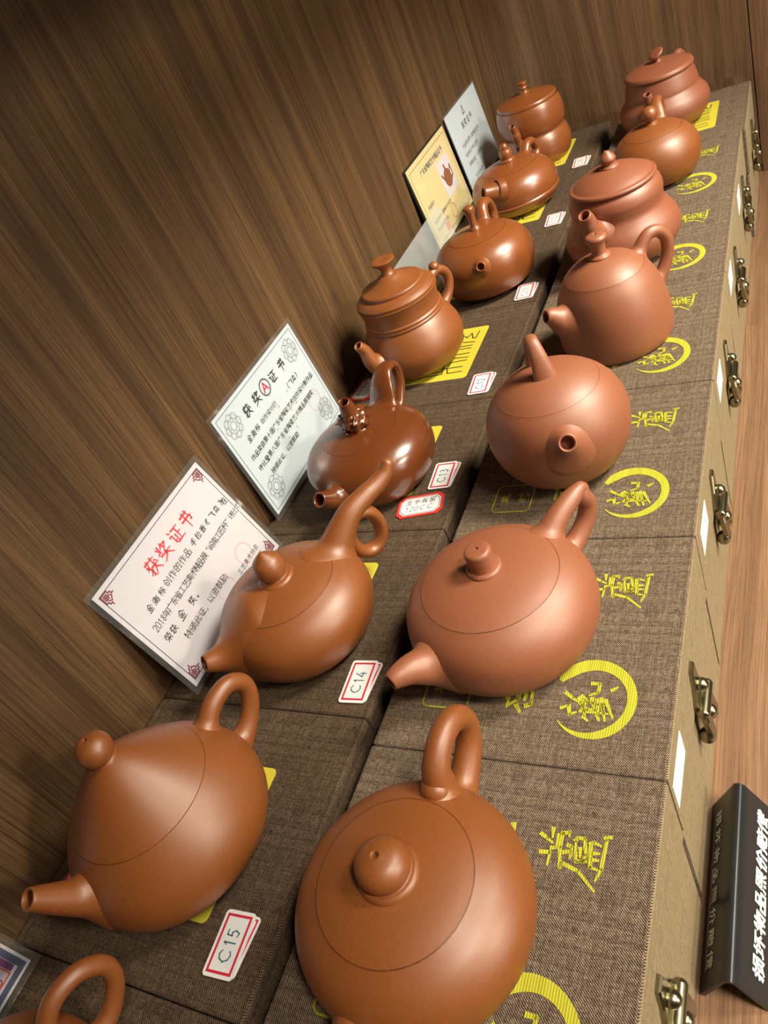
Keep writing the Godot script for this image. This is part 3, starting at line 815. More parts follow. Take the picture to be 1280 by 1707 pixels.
func gift_box(label: String, x1: float, z0: float, z1: float, front: bool, dx := 0.0, width := 0.1595) -> Node3D:
	var zc := (z0 + z1) / 2.0
	var hz := (z1 - z0) / 2.0 - 0.0003
	var b := thing("gift_box", label, "gift box", Transform3D(Basis(), Vector3(x1 + dx, 0, zc)), "front row of gift boxes" if front else "back row of gift boxes")
	var s := surf()
	rbox(s, Vector3(-width, SHELF, -hz + 0.0012), Vector3(-0.0012, -0.0525, hz - 0.0012), 0.0016)
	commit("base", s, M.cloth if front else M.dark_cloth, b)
	s = surf()
	rbox(s, Vector3(-width, -0.0519, -hz), Vector3(0, 0, hz), 0.0015)
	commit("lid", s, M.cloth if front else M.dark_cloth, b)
	# added panel; front row gets the same cloth coloured as if warmly lit
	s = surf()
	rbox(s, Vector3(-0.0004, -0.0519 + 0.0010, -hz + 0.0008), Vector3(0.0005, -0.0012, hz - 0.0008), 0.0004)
	commit("added_front_panel", s, M.lit_front_cloth if front else M.dark_cloth, b)
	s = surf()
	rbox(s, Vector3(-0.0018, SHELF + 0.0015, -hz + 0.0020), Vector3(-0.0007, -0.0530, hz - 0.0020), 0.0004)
	commit("added_front_panel", s, M.lit_front_cloth if front else M.dark_cloth, b)
	return b

func clasp(b: Node3D) -> void:
	# antique brass latch on the front face, local x outwards, at z = 0
	var o := Node3D.new()
	o.name = "clasp"
	o.transform = Transform3D(Basis().scaled(Vector3(1.25, 1.12, 1.2)), Vector3(0, 0.0085, 0))
	b.add_child(o)
	var s := surf()
	var outline := [[-0.0030, 0.0185], [0.0030, 0.0185], [0.0052, 0.0060], [0.0085, -0.0030], [0.0085, -0.0075], [-0.0085, -0.0075], [-0.0085, -0.0030], [-0.0052, 0.0060]]
	plate(s, outline, 0.0, 0.0022)
	commit("plate", s, M.brass, o, Transform3D(Basis(), Vector3(0.0002, -0.0445, 0)))
	s = surf()
	plate(s, [[-0.0085, -0.0010], [0.0085, -0.0010], [0.0092, -0.0080], [0.0094, -0.0190], [0.0050, -0.0230], [0.0030, -0.0130], [-0.0030, -0.0130], [-0.0050, -0.0230], [-0.0094, -0.0190], [-0.0092, -0.0080]], 0.0, 0.0030)
	commit("hasp", s, M.brass, o, Transform3D(Basis(Vector3(0, 0, 1), 0.10), Vector3(0.0022, -0.0520, 0)))
	for k in 2:
		lump("foot", o, Vector3(0.0034, -0.0740, -0.0068 + k * 0.0136), Vector3(0.0038, 0.0050, 0.0040), M.brass)
	s = surf()
	tube(s, [[0, -0.0085, 0.0030], [0, 0.0085, 0.0030]], [], 0.0, false, 16, 2)
	commit("hinge_barrel", s, M.brass, o, Transform3D(Basis(Vector3(1, 0, 0), PI / 2), Vector3(0.0040, -0.0520, 0)))
	lump("stud", o, Vector3(0.0036, -0.0400, 0), Vector3(0.0036, 0.0034, 0.0034), M.brass)
	lump("stud", o, Vector3(0.0050, -0.0625, 0), Vector3(0.0034, 0.0036, 0.0036), M.brass)

func plate(s: Dictionary, outline: Array, x0: float, x1: float) -> void:
	var poly := PackedVector2Array()
	for p in outline:
		poly.append(Vector2(p[0], p[1]))
	var ids := Geometry2D.triangulate_polygon(poly)
	var inner := PackedVector2Array()
	for k in poly.size():
		var d0 := (poly[k] - poly[(k + poly.size() - 1) % poly.size()]).normalized()
		var d1 := (poly[(k + 1) % poly.size()] - poly[k]).normalized()
		var n := (Vector2(-d0.y, d0.x) + Vector2(-d1.y, d1.x)).normalized()
		var q := poly[k] + n * 0.0008
		if not Geometry2D.is_point_in_polygon(q, poly):
			q = poly[k] - n * 0.0008
		inner.append(q)
	var k0: int = s.v.size()
	for p in inner:
		s.v.append(Vector3(x1, p.y, p.x))
		s.n.append(Vector3.RIGHT)
		s.t.append(p)
	for k in range(0, ids.size(), 3):
		tri(s, k0 + ids[k], k0 + ids[k + 1], k0 + ids[k + 2])
	for k in poly.size():
		var k2 := (k + 1) % poly.size()
		var a := Vector3(x0, poly[k].y, poly[k].x)
		var b := Vector3(x0, poly[k2].y, poly[k2].x)
		var m := x1 - 0.0007
		var out := Vector3(0, (poly[k] - inner[k] + poly[k2] - inner[k2]).y, (poly[k] - inner[k] + poly[k2] - inner[k2]).x).normalized()
		quad(s, a, b, Vector3(m, b.y, b.z), Vector3(m, a.y, a.z), out)
		quad(s, Vector3(m, a.y, a.z), Vector3(m, b.y, b.z), Vector3(x1, inner[k2].y, inner[k2].x), Vector3(x1, inner[k].y, inner[k].x), (out + Vector3.RIGHT).normalized())

func boxes() -> void:
	var said := ["linen gift box under the largest teapot, nearest of the front row", "linen gift box under the flat red teapot with cone knob", "linen gift box under the egg-shaped red teapot",
		"linen gift box under the dome-shaped red teapot", "linen gift box under the gourd-shaped red teapot with pointed knob", "linen gift box under the orange-brown teapot with ball knob, front row",
		"linen gift box at the far end of the front row, against the end wall"]
	for k in 7:
		var b := gift_box(said[k], 0.0, BOX * (0 - k), BOX * (1 - k) if k < 6 else BOX * -5, true, 0.004 if k == 6 else 0.0)
		if k < 6:
			print_front(b)
		else:
			print_seal(b, -0.075, Vector2(0.042, 0.044), 0.006)
		clasp(b)
	var zl := [0.3050, 0.1466, -0.0160, -0.1735, -0.3321, -0.4883, -0.6460, -0.8040, -0.9620]
	var back := ["linen gift box in the near left corner under the ring-handled teapot", "linen gift box under the cone-shaped brown teapot", "linen gift box under the bird-shaped teapot", "linen gift box under the glossy dark teapot",
		"linen gift box with its yellow seal in full view under the stepped brown teapot", "linen gift box under the squat teapot with stick knob", "linen gift box under the teapot with raised belt", "linen gift box in the far corner under the bamboo-jointed teapot"]
	for k in 8:
		var b := gift_box(back[k], -0.1700, zl[k + 1], zl[k], false, 0.0, 0.1640)
		print_seal(b, -0.0800 if k != 1 else -0.0840, Vector2(0.0405, 0.0440), -0.002 if k != 1 else 0.002)

# ---------------------------------------------------------------- labels, cards, sign
func price_label(label: String, at: Transform3D, code: String, dog_ear := true) -> void:
	# local: long side along y (0.031), short along x (0.018), face up +z
	var o := thing("price_label", label, "label", at, "handwritten price labels")
	var hx := 0.0092
	var hy := 0.0156
	var s := surf()
	rounded_card(s, Transform3D(Basis(), Vector3(0, 0, 0.0009)), hx, hy, 0.0022, 0.0005)
	commit("paper", s, M.label_paper, o)
	if dog_ear:
		# an older label shows from under it
		s = surf()
		var U := Transform3D(Basis(Vector3(0, 0, 1), -0.10), Vector3(0.0024, 0.0006, 0.0003))
		rounded_card(s, U, hx * 0.94, hy * 0.94, 0.0022, 0.0003)
		var under := commit("older_label", s, M.label_paper, o)
		s = surf()
		U.origin.z += 0.0001
		frame(s, U, -hx + 0.0022, -hy + 0.0022, hx - 0.0018, hy - 0.0022, 0.0010)
		commit("red_border", s, M.red_ink, under)
	var T := Transform3D(Basis(), Vector3(0, 0, 0.0010))
	s = surf()
	frame(s, T, -hx + 0.0016, -hy + 0.0018, hx - 0.0016, hy - 0.0018, 0.0013)
	commit("red_border", s, M.red_ink, o)
	if code:
		var W := Transform3D(Basis(Vector3(0, 0, 1), PI / 2), Vector3(0, 0, 0.0010))
		s = surf()
		write_line(s, W, code, -0.0100, 0.0042, 0.0082, 0.0078, 0.0007)
		commit("handwriting", s, M.pencil, o)

func rounded_card(s: Dictionary, T: Transform3D, hx: float, hy: float, r: float, thick: float) -> void:
	var ring := []
	for k in 24:
		var a := TAU * (k + 0.5) / 24.0
		ring.append(Vector2((hx - r) * signf(cos(a)) + r * cos(a), (hy - r) * signf(sin(a)) + r * sin(a)))
	for k in 24:
		var p: Vector2 = ring[k]
		var q: Vector2 = ring[(k + 1) % 24]
		quad(s, T * Vector3.ZERO, T * v3(p), T * v3(q), T * v3(q), T.basis.z)
		quad(s, T * v3(p), T * v3(q), T * (v3(q) - Vector3(0, 0, thick)), T * (v3(p) - Vector3(0, 0, thick)), T.basis * v3(p + q).normalized())

func lay(x: float, z: float, turn: float, y := 0.0004) -> Transform3D:
	# a label on a box top, its long side along -z, turned about the vertical
	return Transform3D(Basis(Vector3.UP, deg_to_rad(turn)) * Basis(Vector3(1, 0, 0), Vector3(0, 0, -1), Vector3(0, 1, 0)), Vector3(x, y, z))

func red_label(label: String, at: Transform3D, lines: Array) -> void:
	# local: long side along x (0.037), face +z
	var o := thing("red_label", label, "label", at, "red-edged handwritten labels")
	var cut := []
	for e in [0.0, 0.0022, 0.0030]:
		var hx: float = 0.0185 - e
		var hy: float = 0.0118 - e
		var c: float = 0.004
		cut.append([[-hx + c, -hy], [hx - c, -hy], [hx, -hy + c], [hx, hy - c], [hx - c, hy], [-hx + c, hy], [-hx, hy - c], [-hx, -hy + c]])
	var k := 0
	for m in [M.red_label, M.label_paper]:
		var s := surf()
		var z := 0.0004 + 0.0001 * k
		for i in 8:
			var a: Array = cut[k][i]
			var b: Array = cut[k][(i + 1) % 8]
			quad(s, Vector3(0, 0, z), Vector3(a[0], a[1], z), Vector3(b[0], b[1], z), Vector3(b[0], b[1], z), Vector3(0, 0, 1))
			if k == 0:
				quad(s, Vector3(a[0], a[1], 0), Vector3(b[0], b[1], 0), Vector3(b[0], b[1], z), Vector3(a[0], a[1], z), Vector3(a[0] + b[0], a[1] + b[1], 0).normalized())
		commit("red_edge" if k == 0 else "paper", s, m, o)
		k += 1
	var s2 := surf()
	var T := Transform3D(Basis(), Vector3(0, 0, 0.00065))
	for i in 8:
		ribbon(s2, T, [Vector2(cut[2][i][0], cut[2][i][1]), Vector2(cut[2][(i + 1) % 8][0], cut[2][(i + 1) % 8][1])], 0.0004)
	for i in lines.size():
		write_line(s2, T, lines[i], -0.0125, 0.0075 - i * 0.0075, 0.0060, 0.0062, 0.0004, 0.15)
	commit("handwriting", s2, M.black_ink, o)

# a card leaning against the back wall: reads along -z; local x right, y up, z out of the face
func card_place(foot_x: float, lean_x: float, z_left: float, h: float, skew := 0.0) -> Transform3D:
	var rise := sqrt(h * h - (foot_x - lean_x) * (foot_x - lean_x))
	var up := Vector3(lean_x - foot_x, rise, 0).normalized()
	var right := Vector3(skew, 0, -1).normalized()
	var out := right.cross(up).normalized()
	return Transform3D(Basis(right, out.cross(right), out), Vector3(foot_x, 0.0015, z_left))

func card(label: String, at: Transform3D, w: float, h: float, m: Material, margin := 0.004) -> Node3D:
	var o := thing("certificate", label, "certificate", at, "laminated certificates along the back wall")
	var s := surf()
	rbox(s, Vector3(margin, margin, 0.0002), Vector3(w - margin, h - margin, 0.0006), 0.0001)
	commit("paper", s, m, o)
	s = surf()
	rbox(s, Vector3(0, 0, 0), Vector3(w, h, 0.0012), 0.0003)
	commit("laminate_sleeve", s, M.film, o)
	return o

func corner_knot(s: Dictionary, T: Transform3D, x: float, y: float, sx: float, sy: float, k: float) -> void:
	for stroke in [[[0, 0], [7, 0], [7, 2], [9, 2], [9, 4], [11, 4]], [[0, 0], [0, 7], [2, 7], [2, 9], [4, 9], [4, 11]], [[1.5, 1.5], [5, 1.5], [5, 5], [1.5, 5], [1.5, 1.5]], [[1.5, 3.2], [5, 3.2]], [[3.2, 1.5], [3.2, 5]], [[6, 3], [8, 5], [5, 8], [3, 6]]]:
		var p := []
		for q in stroke:
			p.append(Vector2(x + sx * q[0] * k, y + sy * q[1] * k))
		ribbon(s, T, p, k * 1.05)

func disc_line(s: Dictionary, T: Transform3D, c: Vector2, r: float, w: float) -> void:
	var p := []
	for k in 33:
		p.append(c + Vector2(cos(TAU * k / 32.0), sin(TAU * k / 32.0)) * r)
	ribbon(s, T, p, w)

func certificates() -> void:
	var T := Transform3D(Basis(), Vector3(0, 0, 0.0007))
	# red-titled certificate beside the bird-shaped pot
	var o := card("laminated award certificate with red title behind the bird-shaped teapot", card_place(-0.3035, -0.3325, -0.0190, 0.101), 0.1400, 0.1010, M.paper)
	var s := surf()
	frame(s, T, 0.0072, 0.0072, 0.1328, 0.0938, 0.0005)
	commit("border_line", s, M.black_ink, o)
	s = surf()
	for c in [[0.0082, 0.0082, 1, 1], [0.1318, 0.0082, -1, 1], [0.0082, 0.0928, 1, -1], [0.1318, 0.0928, -1, -1]]:
		corner_knot(s, T, c[0], c[1], c[2], c[3], 0.00085)
	commit("corner_ornament", s, M.dark_red_ink, o)
	s = surf()
	write_line(s, T, "获奖证书", 0.0430, 0.0838, 0.0132, 0.0150, 0.0013, 0.0, true)
	commit("title", s, M.red_ink, o)
	s = surf()
	write_line(s, T, "创作的作品", 0.0450, 0.0660, 0.0064, 0.0068, 0.0005)
	write_line(s, T, "手拉壶《飞鸟》", 0.0820, 0.0662, 0.0056, 0.0068, 0.0006, 0.1, true)
	write_line(s, T, "在", 0.1260, 0.0650, 0.0058, 0.0060, 0.0006, 0.1, true)
	write_line(s, T, "金海标", 0.0220, 0.0650, 0.0058, 0.0074, 0.0006, 0.1, true)
	write_line(s, T, "2018年广东省工艺美术精品展“岭南工匠杯”评比中，", 0.0150, 0.0540, 0.0062, 0.0052, 0.0005)
	write_line(s, T, "荣获", 0.0150, 0.0435, 0.0064, 0.0068, 0.0006)
	write_line(s, T, "金", 0.0330, 0.0445, 0.0074, 0.0070, 0.0007, 0.1, true)
	write_line(s, T, "奖。", 0.0470, 0.0435, 0.0064, 0.0068, 0.0006)
	write_line(s, T, "特颁此证，以资鼓励", 0.0260, 0.0325, 0.0064, 0.0064, 0.0005)
	write_line(s, T, "工艺美术协会", 0.0920, 0.0230, 0.0046, 0.0050, 0.0004)
	write_line(s, T, "2018年1月", 0.0960, 0.0165, 0.0046, 0.0050, 0.0004)
	commit("printed_text", s, M.black_ink, o)
	s = surf()
	disc_line(s, T, Vector2(0.0760, 0.0220), 0.0090, 0.0005)
	disc_line(s, T, Vector2(0.1080, 0.0260), 0.0080, 0.0005)
	commit("round_stamp", s, M.stamp_ink, o)

	# pale blue certificate
	o = card("laminated pale blue award certificate with round red and grey crest, behind the glossy teapot", card_place(-0.3240, -0.3335, -0.1870, 0.106), 0.1480, 0.1060, M.blue_paper)
	s = surf()
	frame(s, T, 0.0070, 0.0070, 0.1410, 0.0990, 0.0005)
	commit("border_line", s, M.blue_ink, o)
	s = surf()
	for c in [Vector2(0.0210, 0.0850), Vector2(0.1270, 0.0850), Vector2(0.0210, 0.0210), Vector2(0.1270, 0.0210)]:
		for r in [0.0035, 0.0065, 0.0095]:
			disc_line(s, T, c, r, 0.0012)
		for k in 8:
			disc_line(s, T, c + Vector2(cos(k * PI / 4), sin(k * PI / 4)) * 0.0080, 0.0028, 0.0008)
	ribbon(s, T, [Vector2(0.070, 0.062), Vector2(0.060, 0.050), Vector2(0.066, 0.036), Vector2(0.082, 0.036), Vector2(0.088, 0.050), Vector2(0.076, 0.062), Vector2(0.070, 0.072)], 0.0022)
	ribbon(s, T, [Vector2(0.086, 0.060), Vector2(0.096, 0.064), Vector2(0.098, 0.050), Vector2(0.088, 0.042)], 0.0022)
	commit("faint_pattern", s, M.pale_ink, o)
	s = surf()
	write_line(s, T, "获奖", 0.0370, 0.0890, 0.0112, 0.0170, 0.0013, 0.05, true)
	write_line(s, T, "证书", 0.0840, 0.0890, 0.0112, 0.0170, 0.0013, 0.05, true)
	commit("title", s, M.black_ink, o)
	s = surf()
	write_line(s, T, "A", 0.0705, 0.0880, 0.0088, 0.0100, 0.0016)
	var crest := commit("crest", s, M.red_ink, o)
	s = surf()
	disc_line(s, T, Vector2(0.0750, 0.0832), 0.0068, 0.0014)
	commit("crest_ring", s, M.grey_ink, crest)
	s = surf()
	write_line(s, T, "金海标", 0.0240, 0.0700, 0.0062, 0.0070, 0.0007, 0.1, true)
	write_line(s, T, "创作设计的", 0.0480, 0.0695, 0.0054, 0.0056, 0.0005)
	write_line(s, T, "（飞鸟）", 0.0960, 0.0690, 0.0058, 0.0062, 0.0007, 0.1, true)
	write_line(s, T, "作品荣获第十届广东省陶瓷艺术创作设计新作品", 0.0160, 0.0570, 0.0056, 0.0057, 0.0006)
	write_line(s, T, "评比暨第八届广东省陶瓷艺术精品展铜奖", 0.0160, 0.0460, 0.0056, 0.0060, 0.0006)
	write_line(s, T, "特颁此证，以资鼓励", 0.0260, 0.0345, 0.0056, 0.0058, 0.0006)
	commit("printed_text", s, M.black_ink, o)
	s = surf()
	disc_line(s, T, Vector2(0.1200, 0.0360), 0.0095, 0.0005)
	commit("round_stamp", s, M.stamp_ink, o)

	# cream certificate with a picture of a pot
	o = card("cream certificate with dark backing and small teapot picture, behind the squat teapot", card_place(-0.3230, -0.3320, -0.6480, 0.102), 0.1440, 0.1020, M.cream_paper, 0.0006)
	s = surf()
	rbox(s, Vector3(-0.0012, -0.0008, -0.0030), Vector3(0.1452, 0.1028, -0.0002), 0.0006)
	commit("backing_board", s, M.backing, o)
	T.origin.z = 0.0007
	s = surf()
	frame(s, T, 0.0060, 0.0060, 0.1380, 0.0960, 0.0006)
	commit("border_line", s, M.seal_ink, o)
	s = surf()
	write_line(s, T, "广东省陶瓷艺术精品证书", 0.0330, 0.0880, 0.0074, 0.0076, 0.0009)
	write_line(s, T, "作品设计", 0.0160, 0.0520, 0.0052, 0.0056, 0.0006)
	write_line(s, T, "作品荣获第十届陶瓷艺术创作", 0.0160, 0.0330, 0.0048, 0.0052, 0.0005)
	write_line(s, T, "评比金奖特颁此证", 0.0160, 0.0230, 0.0048, 0.0052, 0.0005)
	commit("printed_text", s, M.grey_ink, o)
	s = surf()
	flat(s, T, 0.0800, 0.0330, 0.1230, 0.0760)
	var pic := commit("picture", s, M.paper, o)
	var TP := Transform3D(Basis(), Vector3(0, 0, 0.0009))
	s = surf()
	for k in 16:
		var a0 := TAU * k / 16.0
		var a1 := TAU * (k + 1) / 16.0
		var c := Vector2(0.1010, 0.0520)
		quad(s, TP * v3(c), TP * v3(c + Vector2(cos(a0) * 0.0120, sin(a0) * 0.0110)), TP * v3(c + Vector2(cos(a1) * 0.0120, sin(a1) * 0.0110)), TP * v3(c + Vector2(cos(a1) * 0.0120, sin(a1) * 0.0110)), Vector3(0, 0, 1))
	ribbon(s, TP, [Vector2(0.1120, 0.0560), Vector2(0.1180, 0.0620), Vector2(0.1180, 0.0500), Vector2(0.1110, 0.0470)], 0.0024)
	ribbon(s, TP, [Vector2(0.0910, 0.0520), Vector2(0.0850, 0.0600)], 0.0030)
	ribbon(s, TP, [Vector2(0.1010, 0.0620), Vector2(0.1010, 0.0670)], 0.0040)
	commit("pictured_teapot", s, M.brown_clay, pic)
	s = surf()
	disc_line(s, T, Vector2(0.0800, 0.0180), 0.0085, 0.0009)
	flat(s, T, 0.0420, 0.0080, 0.0520, 0.0180)
	commit("red_stamp", s, M.red_label, o)

	# grey-blue certificate in the far corner
	o = card("pale grey certificate standing nearest the far corner of the back wall", card_place(-0.3230, -0.3320, -0.8010, 0.108), 0.1420, 0.1080, M.blue_paper, 0.0030)
	s = surf()
	ribbon(s, T, [Vector2(0.071, 0.098), Vector2(0.066, 0.088), Vector2(0.074, 0.088), Vector2(0.071, 0.098)], 0.0016)
	write_line(s, T, "获奖证书", 0.0480, 0.0830, 0.0098, 0.0120, 0.0012, 0.0, true)
	write_line(s, T, "作品荣获第十届陶瓷艺术", 0.0250, 0.0620, 0.0060, 0.0070, 0.0006)
	write_line(s, T, "创作设计评比金奖", 0.0250, 0.0500, 0.0060, 0.0070, 0.0006)
	write_line(s, T, "特颁此证，以资鼓励", 0.0250, 0.0380, 0.0060, 0.0070, 0.0006)
	write_line(s, T, "艺术协会", 0.0300, 0.0200, 0.0080, 0.0090, 0.0007)
	commit("printed_text", s, M.grey_ink, o)

	# certificate cut by the left edge of the frame
	o = card("laminated certificate with violet and blue border at the near left corner", card_place(-0.3070, -0.3320, 0.2880, 0.102), 0.1400, 0.1020, M.paper)
	s = surf()
	frame(s, T, 0.0056, 0.0056, 0.1344, 0.0964, 0.0034)
	commit("blue_border", s, M.blue_ink, o)
	s = surf()
	flat(s, T, 0.1275, 0.0110, 0.1308, 0.0925)
	flat(s, T, 0.0090, 0.0110, 0.0122, 0.0925)
	commit("violet_border", s, M.violet_ink, o)
	s = surf()
	frame(s, T, 0.0126, 0.0105, 0.1272, 0.0925, 0.0008)
	frame(s, T, 0.0176, 0.0155, 0.1222, 0.0875, 0.0006)
	for k in 19:
		disc_line(s, T, Vector2(0.0200 + k * 0.0056, 0.0132), 0.0016, 0.0006)
		disc_line(s, T, Vector2(0.0200 + k * 0.0056, 0.0899), 0.0016, 0.0006)
	for k in 12:
		disc_line(s, T, Vector2(0.1247, 0.0200 + k * 0.0058), 0.0016, 0.0006)
		disc_line(s, T, Vector2(0.0151, 0.0200 + k * 0.0058), 0.0016, 0.0006)
	commit("red_fretwork", s, M.red_label, o)

	# clear sheet between the stepped and the squat pots
	s = surf()
	rbox(s, Vector3(0, 0, 0), Vector3(0.152, 0.0600, 0.0014), 0.0004)
	var sh := commit("clear_sheet", s, M.sheet, self, card_place(-0.2930, -0.3080, -0.4960, 0.060))
	tag(sh, "clear plastic sheet leaning at the back wall beside the stepped teapot", "plastic sheet")

func labels() -> void:
	price_label("price label C15 on the box in front of the cone-shaped teapot", lay(-0.1935, 0.1165, 3), "C15")
	price_label("price label C14 on the box of the bird-shaped teapot", lay(-0.1845, -0.0400, 3), "C14")
	price_label("price label C13 beside the glossy dark teapot", lay(-0.1885, -0.2320, 4), "C13")
	price_label("price label C12 beside the big yellow seal of the stepped teapot", lay(-0.1910, -0.3540, 4), "C12")
	price_label("small price label on the box of the squat teapot with stick knob", lay(-0.1860, -0.5100, 4), "C11")
	price_label("small price label on the box of the teapot with raised belt", lay(-0.1890, -0.6710, 4), "C10")
	price_label("small price label on the box of the bamboo-jointed teapot", lay(-0.1870, -0.8310, 4), "C10")
	red_label("red-edged label lying beside label C13, reading 120CC", Transform3D(Basis(Vector3.UP, deg_to_rad(10)) * Basis(Vector3(1, 0, 0), Vector3(0, 0, -1), Vector3(0, 1, 0)), Vector3(-0.1970, 0.0004, -0.1990)), ["生半有窑", "120CC"])
	red_label("red-edged label at the back wall between the stepped and the glossy teapots", Transform3D(Basis(Vector3.UP, deg_to_rad(84)) * Basis(Vector3(1, 0, 0), Vector3(0, 0, -1), Vector3(0, 1, 0)), Vector3(-0.3160, 0.0004, -0.3720)), ["生半有窑", "120CC"])
	red_label("red-edged label half hidden behind the cone-shaped teapot", Transform3D(Basis(Vector3.UP, deg_to_rad(80)) * Basis(Vector3(1, 0, 0), Vector3(0, 0, -1), Vector3(0, 1, 0)), Vector3(-0.3110, 0.0004, 0.1050)), ["生半有窑", "120CC"])
	var where := [[-0.0195, "under the front edge of the box with the flat red teapot"], [-0.1900, "on the front of the box with the egg-shaped teapot"], [-0.3500, "on the front of the box with the dome-shaped teapot"], [-0.5080, "on the front of the box with the gourd-shaped teapot"], [-0.6700, "on the front of the box with the orange-brown ball-knob teapot"]]
	for p in where:
		var o := thing("sticker", "blank white sticker " + p[1], "sticker", Transform3D(Basis(Vector3(0, 0, -1), Vector3(0, 1, 0), Vector3(1, 0, 0)), Vector3(0.0004, -0.0232, p[0])), "white stickers on the box fronts")
		var s := surf()
		rbox(s, Vector3(-0.0158, -0.0098, 0), Vector3(0.0158, 0.0098, 0.0005), 0.0002)
		commit("paper", s, M.label_paper, o)

func tent_sign() -> void:
	var o := thing("tent_sign", "black folded plastic sign with white lettering on the shelf before the boxes", "sign", Transform3D(Basis(), Vector3(0.0185, SHELF, -0.005)))
	var hl := 0.0530
	var hw := 0.0165
	var hh := 0.0310
	# cross-section: bent sheet, rounded ridge
	var outer := [[-hw - 0.001, 0.0], [-hw * 0.30, hh * 0.80], [-hw * 0.16, hh * 0.95], [0.0, hh], [hw * 0.16, hh * 0.95], [hw * 0.30, hh * 0.80], [hw + 0.001, 0.0]]
	var s := surf()
	for layer in [0.0, 0.0026]:
		var rows := []
		for end in [-hl, hl]:
			var row := PackedVector3Array()
			for p in outer:
				row.append(Vector3(p[0] * (1.0 - layer * 60.0), maxf(0.0, p[1] - layer), end))
			rows.append(row)
		grid(s, rows, false, 1.0 if layer == 0.0 else -1.0)
	for end in [-hl, hl]:
		for k in 6:
			var a: Array = outer[k]
			var b: Array = outer[k + 1]
			quad(s, Vector3(a[0], a[1], end), Vector3(b[0], b[1], end), Vector3(b[0] * 0.844, maxf(0.0, b[1] - 0.0026), end), Vector3(a[0] * 0.844, maxf(0.0, a[1] - 0.0026), end), Vector3(0, 0, signf(end)))
	commit("folded_sheet", s, M.black_plastic, o)
	for side in [1.0, -1.0]:
		var base := Vector3(side * (hw + 0.001), 0, 0)
		var top := Vector3(side * hw * 0.30, hh * 0.80, 0)
		var up := (top - base).normalized()
		var right := Vector3(0, 0, -side)
		var T := Transform3D(Basis(right, up, right.cross(up)), base + right.cross(up) * 0.0003)
		s = surf()
		write_line(s, T, "损坏物品照价赔偿", -0.0440, 0.0195 if side > 0.0 else 0.0175, 0.0102 if side > 0.0 else 0.0086, 0.0112, 0.0016 if side > 0.0 else 0.0010, 0.18 if side > 0.0 else 0.0)
		if side < 0.0:
			flat(s, T, -0.0440, 0.0072, 0.0440, 0.0076)
		commit("lettering", s, M.white_ink if side > 0.0 else M.grey_letter, o)

# ---------------------------------------------------------------- scene
func area_light(called: String, at: Vector3, aim: Vector3, size: Vector2, energy: float, c: Color) -> void:
	var l := AreaLight3D.new()
	l.name = called
	l.area_size = size
	l.light_energy = energy
	l.light_color = c
	l.shadow_enabled = true
	l.area_range = 12.0
	add_child(l)
	l.look_at_from_position(at, aim, Vector3(0, 0, 1))

func spot_light(called: String, at: Vector3, aim: Vector3, cone: float, size: float, energy: float, c: Color) -> void:
	var l := SpotLight3D.new()
	l.name = called
	l.spot_angle = cone
	l.spot_angle_attenuation = 1.0
	l.spot_attenuation = 2.0
	l.spot_range = 8.0
	l.light_size = size
	l.light_energy = energy
	l.light_color = c
	l.shadow_enabled = true
	add_child(l)
	l.look_at_from_position(at, aim, Vector3(0, 0, 1))

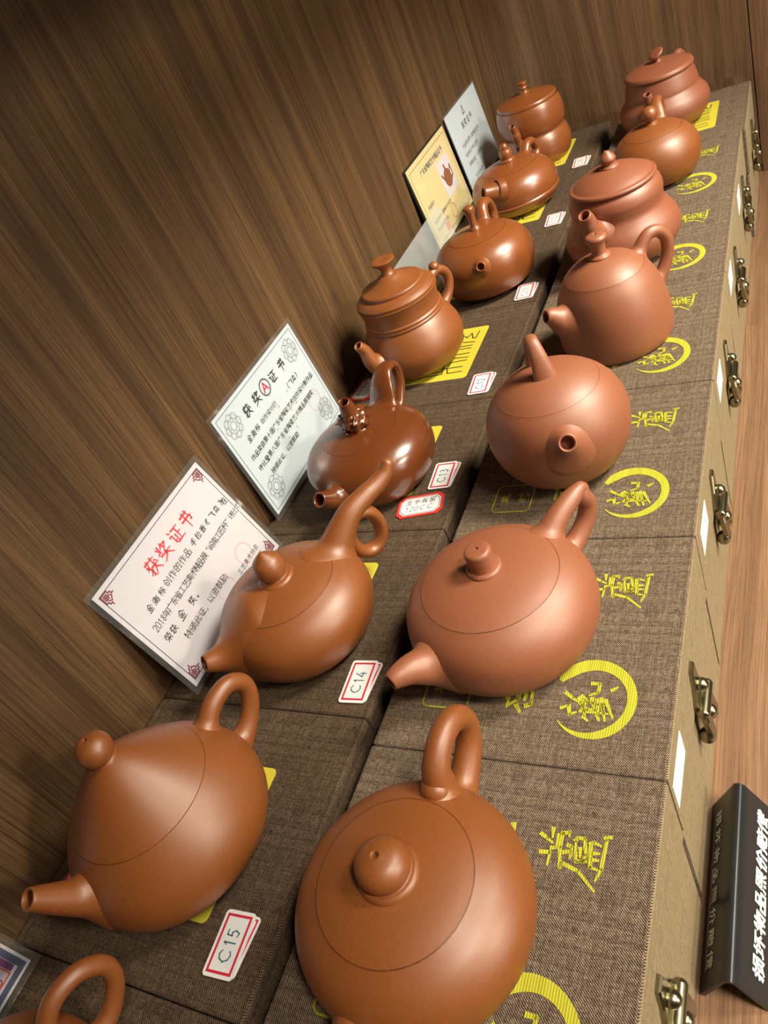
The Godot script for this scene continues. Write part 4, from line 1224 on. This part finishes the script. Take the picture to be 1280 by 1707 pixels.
func _ready() -> void:
	var cam := Camera3D.new()
	cam.name = "camera"
	cam.fov = 66.46
	cam.near = 0.01
	cam.transform = Transform3D(Basis(Vector3(0.86490, -0.37292, -0.33596), Vector3(0.04263, 0.72150, -0.69108), Vector3(0.50016, 0.58340, 0.63993)).orthonormalized(), Vector3(0.0735, 0.3505, 0.1902))
	add_child(cam)
	cam.current = true
	var we := WorldEnvironment.new()
	we.name = "environment"
	var env := Environment.new()
	env.background_mode = Environment.BG_COLOR
	env.background_color = Color(0.205, 0.197, 0.185)
	env.background_energy_multiplier = 1.0
	env.tonemap_mode = Environment.TONE_MAPPER_LINEAR
	env.tonemap_exposure = 1.0
	env.sdfgi_enabled = true
	env.ssao_enabled = true
	env.ssil_enabled = true
	we.environment = env
	add_child(we)
	spot_light("track_spot", Vector3(0.80, 1.10, -0.50), Vector3(-0.16, 0.0, -0.50), 28.0, 0.20, 4.8, Color(1.0, 0.95, 0.86))
	spot_light("near_track_spot", Vector3(0.85, 1.25, 0.30), Vector3(0.06, 0.0, 0.05), 10.5, 0.18, 3.6, Color(1.0, 0.94, 0.86))
	area_light("far_ceiling_lamp", Vector3(2.3, 1.22, 0.12), Vector3(-0.2, 0.1, -0.1), Vector2(0.25, 0.25), 3.3, Color(1.0, 0.93, 0.80))
	area_light("added_front_fill", Vector3(1.7, 0.36, 0.20), Vector3(-0.1, 0.0, 0.0), Vector2(0.9, 0.6), 0.85, Color(1.0, 0.96, 0.92))  # unseen fill panel, added to broaden the teapot highlights

	make_materials()
	# shelf compartment
	var s := surf()
	rbox(s, Vector3(BACK - 0.02, SHELF - 0.02, -1.10), Vector3(BACK, 0.47, 0.75), 0.0005)
	structure("wall_back", s, M.wall)
	s = surf()
	rbox(s, Vector3(BACK, SHELF, -1.02), Vector3(0.0060, 0.46, -0.992), 0.0005)
	structure("wall_right", s, M.end)
	s = surf()
	rbox(s, Vector3(0.0070, SHELF, -1.02), Vector3(0.16, 0.45, -0.9915), 0.0008)
	structure("trim_1", s, M.floor)
	s = surf()
	rbox(s, Vector3(BACK, SHELF, 0.70), Vector3(0.10, 0.46, 0.72), 0.0005)
	structure("wall_left", s, M.end)
	s = surf()
	rbox(s, Vector3(BACK, SHELF - 0.022, -1.10), Vector3(0.16, SHELF, 0.75), 0.0008)
	structure("floor", s, M.floor)
	s = surf()
	rbox(s, Vector3(BACK, 0.46, -1.10), Vector3(0.0, 0.482, 0.75), 0.0008)
	structure("ceiling", s, M.wall)
	boxes()
	teapots()
	certificates()
	labels()
	tent_sign()
